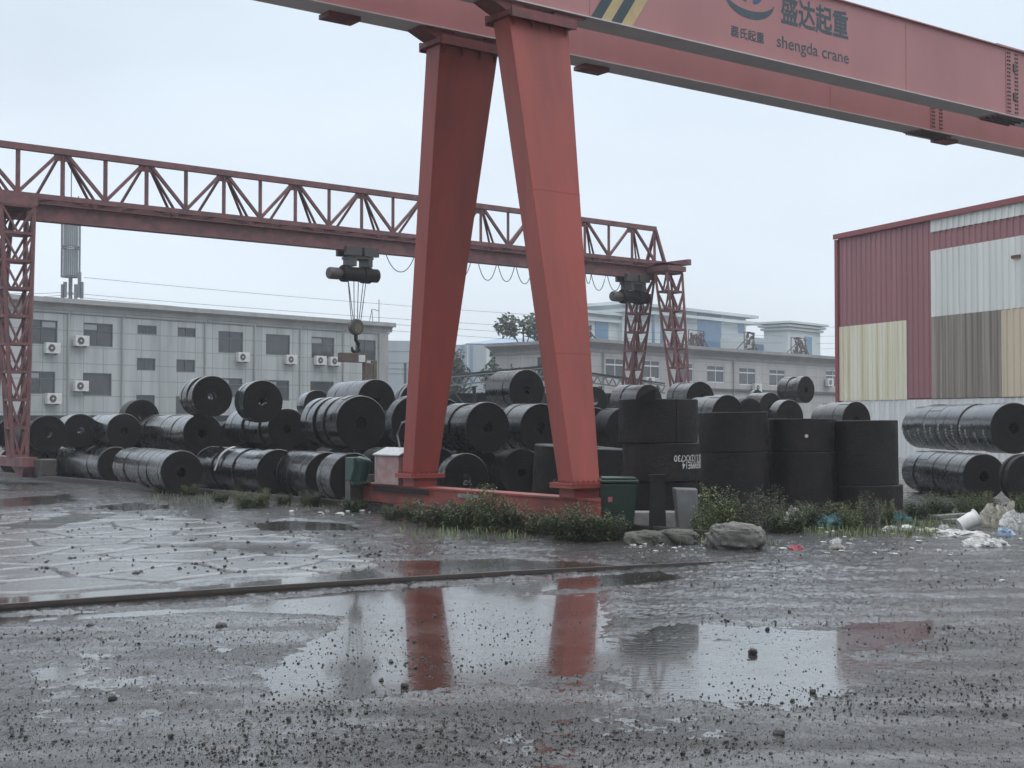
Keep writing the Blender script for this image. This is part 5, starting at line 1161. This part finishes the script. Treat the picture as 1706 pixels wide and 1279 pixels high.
crumple(1327, 917, 22, 6, 'pinkish red wrapper lying at the road edge', 21, PINKP, 'wrapper')
crumple(1326, 878, 36, 22, 'white rag caught in the weeds right of the boulder', 24, BAGW, 'rag', amp=2.2)
crumple(1394, 906, 18, 7, 'small white carton on the mud left of the scraps', 26, BAGW, 'carton')
crumple(1397, 916, 24, 6, 'grey flattened tray in front of the small white carton', 28, BAGG, 'tray')
crumple(1486, 884, 22, 6, 'white flat scrap under the teal patch', 31, BAGW, 'plastic_scrap'); crumple(1512, 881, 16, 4, 'small white oval lid right of the white flat scrap', 33, WHITE, 'lid')
crumple(1262, 903, 26, 18, 'white torn bag caught on the right end of the boulder', 36, BAGW)
crumple(1575, 882, 20, 6, 'pale green tub lying left of the white bucket', 38, BAGW, 'tub')
crumple(1552, 888, 40, 6, 'yellowish wet paper heap between scraps and white sheet', 40, BAGG, 'paper')
q_ = G(1612, 884); bk_ = thing('bucket', 'white plastic bucket tipped on its side in the rubbish', 'bucket', (q_.x, q_.y, .13), rot=(R_(20), R_(62), R_(25)))
MB().lathe([(.0, -.13), (.095, -.13), (.12, .14), (.128, .14), (.128, .155), (.112, .155), (.088, -.118), (0, -.118)], 24).build('body', WHITE, bk_, smooth=True)
MB().tube([(.125 * math.cos(t), .125 * math.sin(t) * .4, .12 - .09 * math.sin(t)) for t in np.linspace(0, math.pi, 9)], .005, 5).build('handle', STEEL, bk_)
for i, (xa, ya, xb, yb, lb) in enumerate(((1558, 866, 1610, 863, 'thin grey plank behind the white bucket'), (1575, 873, 1640, 870, 'second grey plank lying in front of the thin one'), (1618, 876, 1660, 868, 'short dark plank between the bucket and the sack'))):
    a_, b_ = G(xa, ya), G(xb, yb); o_ = MB().bar(a_ + Z * .05, b_ + Z * .06, .16, .05).build('plank', WOODG, bevel=.006); tag(o_, lb, 'plank')
# uncountable scraps of litter and gravel
lt = MB(); rn = random.Random(5)
def scatter(n, box, zoff, smin, smax, mb, thin=.25, noise_th=None, rr=rn):
    cnt = 0; tries = 0
    while cnt < n and tries < n * 8:
        tries += 1; px, py = rr.uniform(box[0], box[2]), box[1] + (box[3] - box[1]) * rr.random(); q_ = G(px, py)
        if noise_th is not None and float(fbm(np.array([q_.x * .9]), np.array([q_.y * .9]), 3, 77)[0]) < noise_th + rr.uniform(-.08, .08): continue
        s_ = smin + (smax - smin) * rr.random() ** 5; z_ = max(gz(q_.x, q_.y), 0.0) + zoff; vs = []
        a0 = rr.uniform(0, 6.28)
        for zz_, rr_, tw in ((-.35, .8, 0), (thin * .8, 1.0, .5), (thin * 2.0, .55, .2)):
            for k_ in range(5):
                t = a0 + tw + k_ * 1.257; f_ = rr.uniform(.55, 1.25) * rr_; vs.append((q_.x + math.cos(t) * s_ * f_, q_.y + math.sin(t) * s_ * f_, z_ + (zz_ + rr.uniform(-.25, .25) * thin * 2) * s_))
        mb.add(vs, [(5 * j + k_, 5 * j + (k_ + 1) % 5, 5 * j + 5 + (k_ + 1) % 5, 5 * j + 5 + k_) for j in (0, 1) for k_ in range(5)] + [(10, 11, 12, 13, 14)]); cnt += 1
scatter(70, (1040, 904, 1180, 925), .004, .008, .05, lt, .12); scatter(150, (1260, 878, 1706, 928), .004, .006, .06, lt, .1); scatter(14, (430, 850, 620, 860), .004, .02, .12, lt, .2); scatter(10, (1150, 925, 1706, 990), .004, .01, .05, lt, .1)
o_ = lt.build('litter', BAGW); tag(o_, 'small white scraps of litter along the edge of the yard', None, kind='stuff')
gv = MB()
scatter(5600, (0, 1035, 1706, 1279), -.001, .002, .011, gv, .5, .06); scatter(3000, (0, 1000, 1706, 1279), -.001, .002, .007, gv, .5); scatter(7000, (-60, 1000, 1766, 1290), -.0015, .0025, .0075, gv, .5); scatter(2200, (0, 1030, 900, 1279), -.0015, .0025, .0085, gv, .5); scatter(160, (0, 1000, 1706, 1279), -.002, .008, .022, gv, .5, .05); scatter(1500, (560, 885, 1706, 985), .0, .005, .016, gv, .4, .02); scatter(700, (0, 840, 640, 960), .0, .006, .03, gv, .4)
o_ = gv.build('gravel', CLOD); tag(o_, 'dark wet gravel and crumbs of mud over the yard', None, kind='stuff')
for i, (px, py, s_, lb) in enumerate(((1255, 1091, .052, 'dark clod standing in the right-hand puddle'), (1298, 1229, .045, 'dark clod near the bottom right of the yard'), (674, 1146, .035, 'round clod at the lower edge of the middle puddle'), (368, 1049, .06, 'dark clod by the rail at the left'), (226, 960, .06, 'clod on the pale broken concrete'), (1090, 940, .04, 'clod at the end of the rail'),
                                      (148, 1047, .045, 'flat clod in the left foreground mud'), (186, 1168, .04, 'clod in the left foreground gravel'), (1355, 1155, .03, 'small clod right of the bright puddle'))):
    s_ *= .62; rock(px, py, s_ * F / G(px, py).y * 2, s_ * F / G(px, py).y * 1.3, lb, 50 + i, CLOD, 'clod', 'clod', .8)

# ------------------------------------------------------------------ weeds
def weed_proto(seed, mat, h=.8, nst=16, spread=.42, leaf=.075, nl=60):
    rn = random.Random(seed); st_, lf = MB(), MB()
    for i in range(nst):
        a_ = rn.uniform(0, 6.28); r_ = spread * math.sqrt(rn.random()) * .6; b_ = Vector((math.cos(a_) * r_, math.sin(a_) * r_, -.02)); hh = h * rn.uniform(.45, 1.0)
        tip = b_ + Vector((math.cos(a_) * spread * rn.uniform(.1, .6), math.sin(a_) * spread * rn.uniform(.1, .6), hh)); md = b_.lerp(tip, .5) + Vector((rn.uniform(-.05, .05), rn.uniform(-.05, .05), .04))
        st_.tube([b_, md, tip], [.006, .0045, .002], 4)
        for k_ in range(nl):
            f_ = rn.uniform(.12, 1.0); p_ = (b_.lerp(md, f_ * 2) if f_ < .5 else md.lerp(tip, f_ * 2 - 1)); t = rn.uniform(0, 6.28); l_ = leaf * rn.uniform(.6, 1.25) * (1.15 - .55 * f_)
            d = Vector((math.cos(t), math.sin(t), rn.uniform(-.35, .7))).normalized(); sd_ = d.cross(Z).normalized() * l_ * .24; dr = Vector((0, 0, -l_ * .25))
            p_ = p_ + d * rn.uniform(0, .05)
            lf.add([p_, p_ + d * l_ * .5 + sd_, p_ + d * l_ + dr, p_ + d * l_ * .5 - sd_], [(0, 1, 2, 3)])
    return st_, lf
PRO = []
for sd_, mt, h_, ns, spd, lf_ in ((1, 0, .8, 40, .5, .10), (2, 1, .9, 34, .46, .095), (3, 2, 1.0, 26, .38, .085), (4, 0, .55, 38, .5, .09)):
    a_, b_ = weed_proto(sd_, LEAFM[mt], h_, ns, spd, lf_); o_ = bpy.data.objects.new('weed_bush', None); COL.objects.link(o_); ROOT[o_.name] = Vector((0, 0, 0))
    a_.build('stem', STEMM, o_); b_.build('foliage', LEAFM[mt], o_); PRO.append([o_, h_, False])
WEEDS = [(690, 870, 40, 0, 'weed clump under the left crane leg'), (737, 876, 46, 3, 'weed clump right of the left leg foot'), (797, 882, 74, 1, 'tallest weed clump before the middle of the base beam'), (826, 885, 58, 0, 'dark weed clump just right of the tallest one at the beam'), (868, 886, 50, 0, 'weed clump halfway between beam middle and right leg'), (908, 890, 36, 3, 'low weed clump left of the right leg foot'), (770, 880, 44, 3, 'low bushy clump left of the tallest weeds at the beam'),
         (950, 897, 52, 0, 'weed clump before the right leg foot'), (980, 902, 62, 0, 'big dark weed clump left of the green bin'), (1010, 900, 44, 3, 'low weed clump at the foot of the green bin'),
         (1172, 895, 52, 1, 'bright weed clump right of the upright concrete block'), (1196, 886, 74, 1, 'tall bright weed clump above the boulder'), (1215, 884, 64, 2, 'greyish weed clump behind the boulder'), (1246, 884, 60, 2, 'feathery weed clump right behind the boulder'), (1284, 880, 66, 2, 'tall feathery weed clump before the dotted upright coil'), (1306, 886, 40, 3, 'low clump around the white rag'), (1338, 880, 44, 0, 'weed clump between the rag and the teal netting'), (1372, 872, 36, 3, 'low weed clump behind the teal netting'),
         (1420, 882, 44, 1, 'weed clump right of the teal netting'), (1448, 878, 56, 2, 'tallest weed clump before the flat-topped coil'), (1478, 874, 40, 1, 'weed clump behind the white flat scrap'), (1530, 864, 34, 0, 'weed clump left of the grey planks'), (1566, 860, 38, 0, 'weed clump behind the thin grey plank'), (1604, 858, 40, 1, 'weed clump behind the white bucket'), (1636, 856, 36, 1, 'weed clump before the lower lettered roll'), (1698, 852, 30, 1, 'weed clump at the right edge behind the sack'),
         (368, 836, 18, 3, 'leftmost weed tuft along the far rail'), (402, 843, 26, 1, 'bushy weed clump before the long ground coil'), (436, 845, 30, 1, 'taller weed clump before the ground coil with the loose strip'), (416, 846, 22, 3, 'low weed clump between two taller ones by the far rail'), (472, 840, 20, 3, 'weed tuft right of the taller clump by the far rail'), (516, 843, 26, 0, 'weed clump before the crinkled ground coil'), (318, 825, 18, 3, 'far weed tuft at the foot of a banded ground coil'), (394, 822, 30, 2, 'thin upright weed against the ground coil with the loose strip'), (590, 852, 22, 3, 'weed tuft by the left end of the base beam'), (655, 866, 24, 3, 'small weed tuft before the green motor'),
         (1065, 842, 22, 1, 'weed sprig on the low concrete block left of the post'), (1122, 846, 30, 1, 'weed sprig behind the concrete blocks right of the post'), (270, 820, 14, 3, 'smallest weed tuft along the far rail at the left'), (606, 846, 20, 0, 'dark weed at the wheel of the base beam')]
for i, (px, py, hp, k_, lb) in enumerate(WEEDS):
    pr = PRO[k_]; q_ = G(px, py); o_ = pr[0] if not pr[2] else copy_tree(pr[0]); pr[2] = True
    s_ = hp * q_.y / F / pr[1] * (1.06 if 660 < px < 1020 else 1.1)
    if lb.startswith('weed sprig'): q_ = G(px, 872); s_ *= .8
    o_.location = (q_.x, q_.y, max(0, gz(q_.x, q_.y)) + (.24 if 'sprig on the low' in lb else 0)); o_.rotation_euler = (0, 0, i * 1.7); wx = s_ * (1.05 if k_ in (0, 3) else .95) * (.8 + .4 * ((i * 37) % 10) / 10); o_.scale = (wx, wx, s_)
    tag(o_, lb, 'weed', 'weeds along the rail and the coils')
# low grass and dry stalks, uncountable
gr_ = MB(); rn = random.Random(11)
def blades(n, box, hmin, hmax):
    for _ in range(n):
        px, py = rn.uniform(box[0], box[2]), rn.uniform(box[1], box[3]); q_ = G(px, py)
        if float(fbm(np.array([q_.x * 1.1]), np.array([q_.y * 1.1]), 3, 41)[0]) < -.03: continue
        z_ = max(gz(q_.x, q_.y), -.01); t = rn.uniform(0, 6.28); h_ = rn.uniform(hmin, hmax); w_ = .007; d = Vector((math.cos(t), math.sin(t), 0)); l_ = d * h_ * rn.uniform(.1, .7); s_ = Vector((-d.y, d.x, 0)) * w_; b_ = Vector((q_.x, q_.y, z_))
        gr_.add([b_ - s_, b_ + s_, b_ + s_ * .7 + l_ * .4 + Z * h_ * .6, b_ + l_ + Z * h_, b_ - s_ * .7 + l_ * .4 + Z * h_ * .6], [(0, 1, 2, 3, 4)])
blades(1800, (1150, 872, 1560, 896), .03, .11); blades(900, (660, 872, 1040, 900), .03, .10); blades(900, (250, 816, 660, 848), .03, .09); blades(600, (1480, 850, 1706, 880), .03, .12); blades(600, (1040, 885, 1300, 912), .02, .08)
o_ = gr_.build('grass', LEAFM[1]); tag(o_, 'sparse low grass along the edge of the yard', None, kind='stuff')

# ------------------------------------------------------------------ air
hz = MB().box((-360, -60, -1.2), (360, 350, 24)).build('haze', None); hz.data.materials.clear()
hm_ = bpy.data.materials.new('haze'); hm_.use_nodes = True; t = hm_.node_tree; t.nodes.clear(); oo_ = t.nodes.new('ShaderNodeOutputMaterial'); pv = t.nodes.new('ShaderNodeVolumePrincipled')
pv.inputs['Color'].default_value = (.92, .95, 1, 1); pv.inputs['Density'].default_value = .0010; pv.inputs['Anisotropy'].default_value = 0.0
t.links.new(pv.outputs[0], oo_.inputs['Volume']); hz.data.materials.append(hm_); tag(hz, 'thin rain haze over the yard', None, kind='stuff')
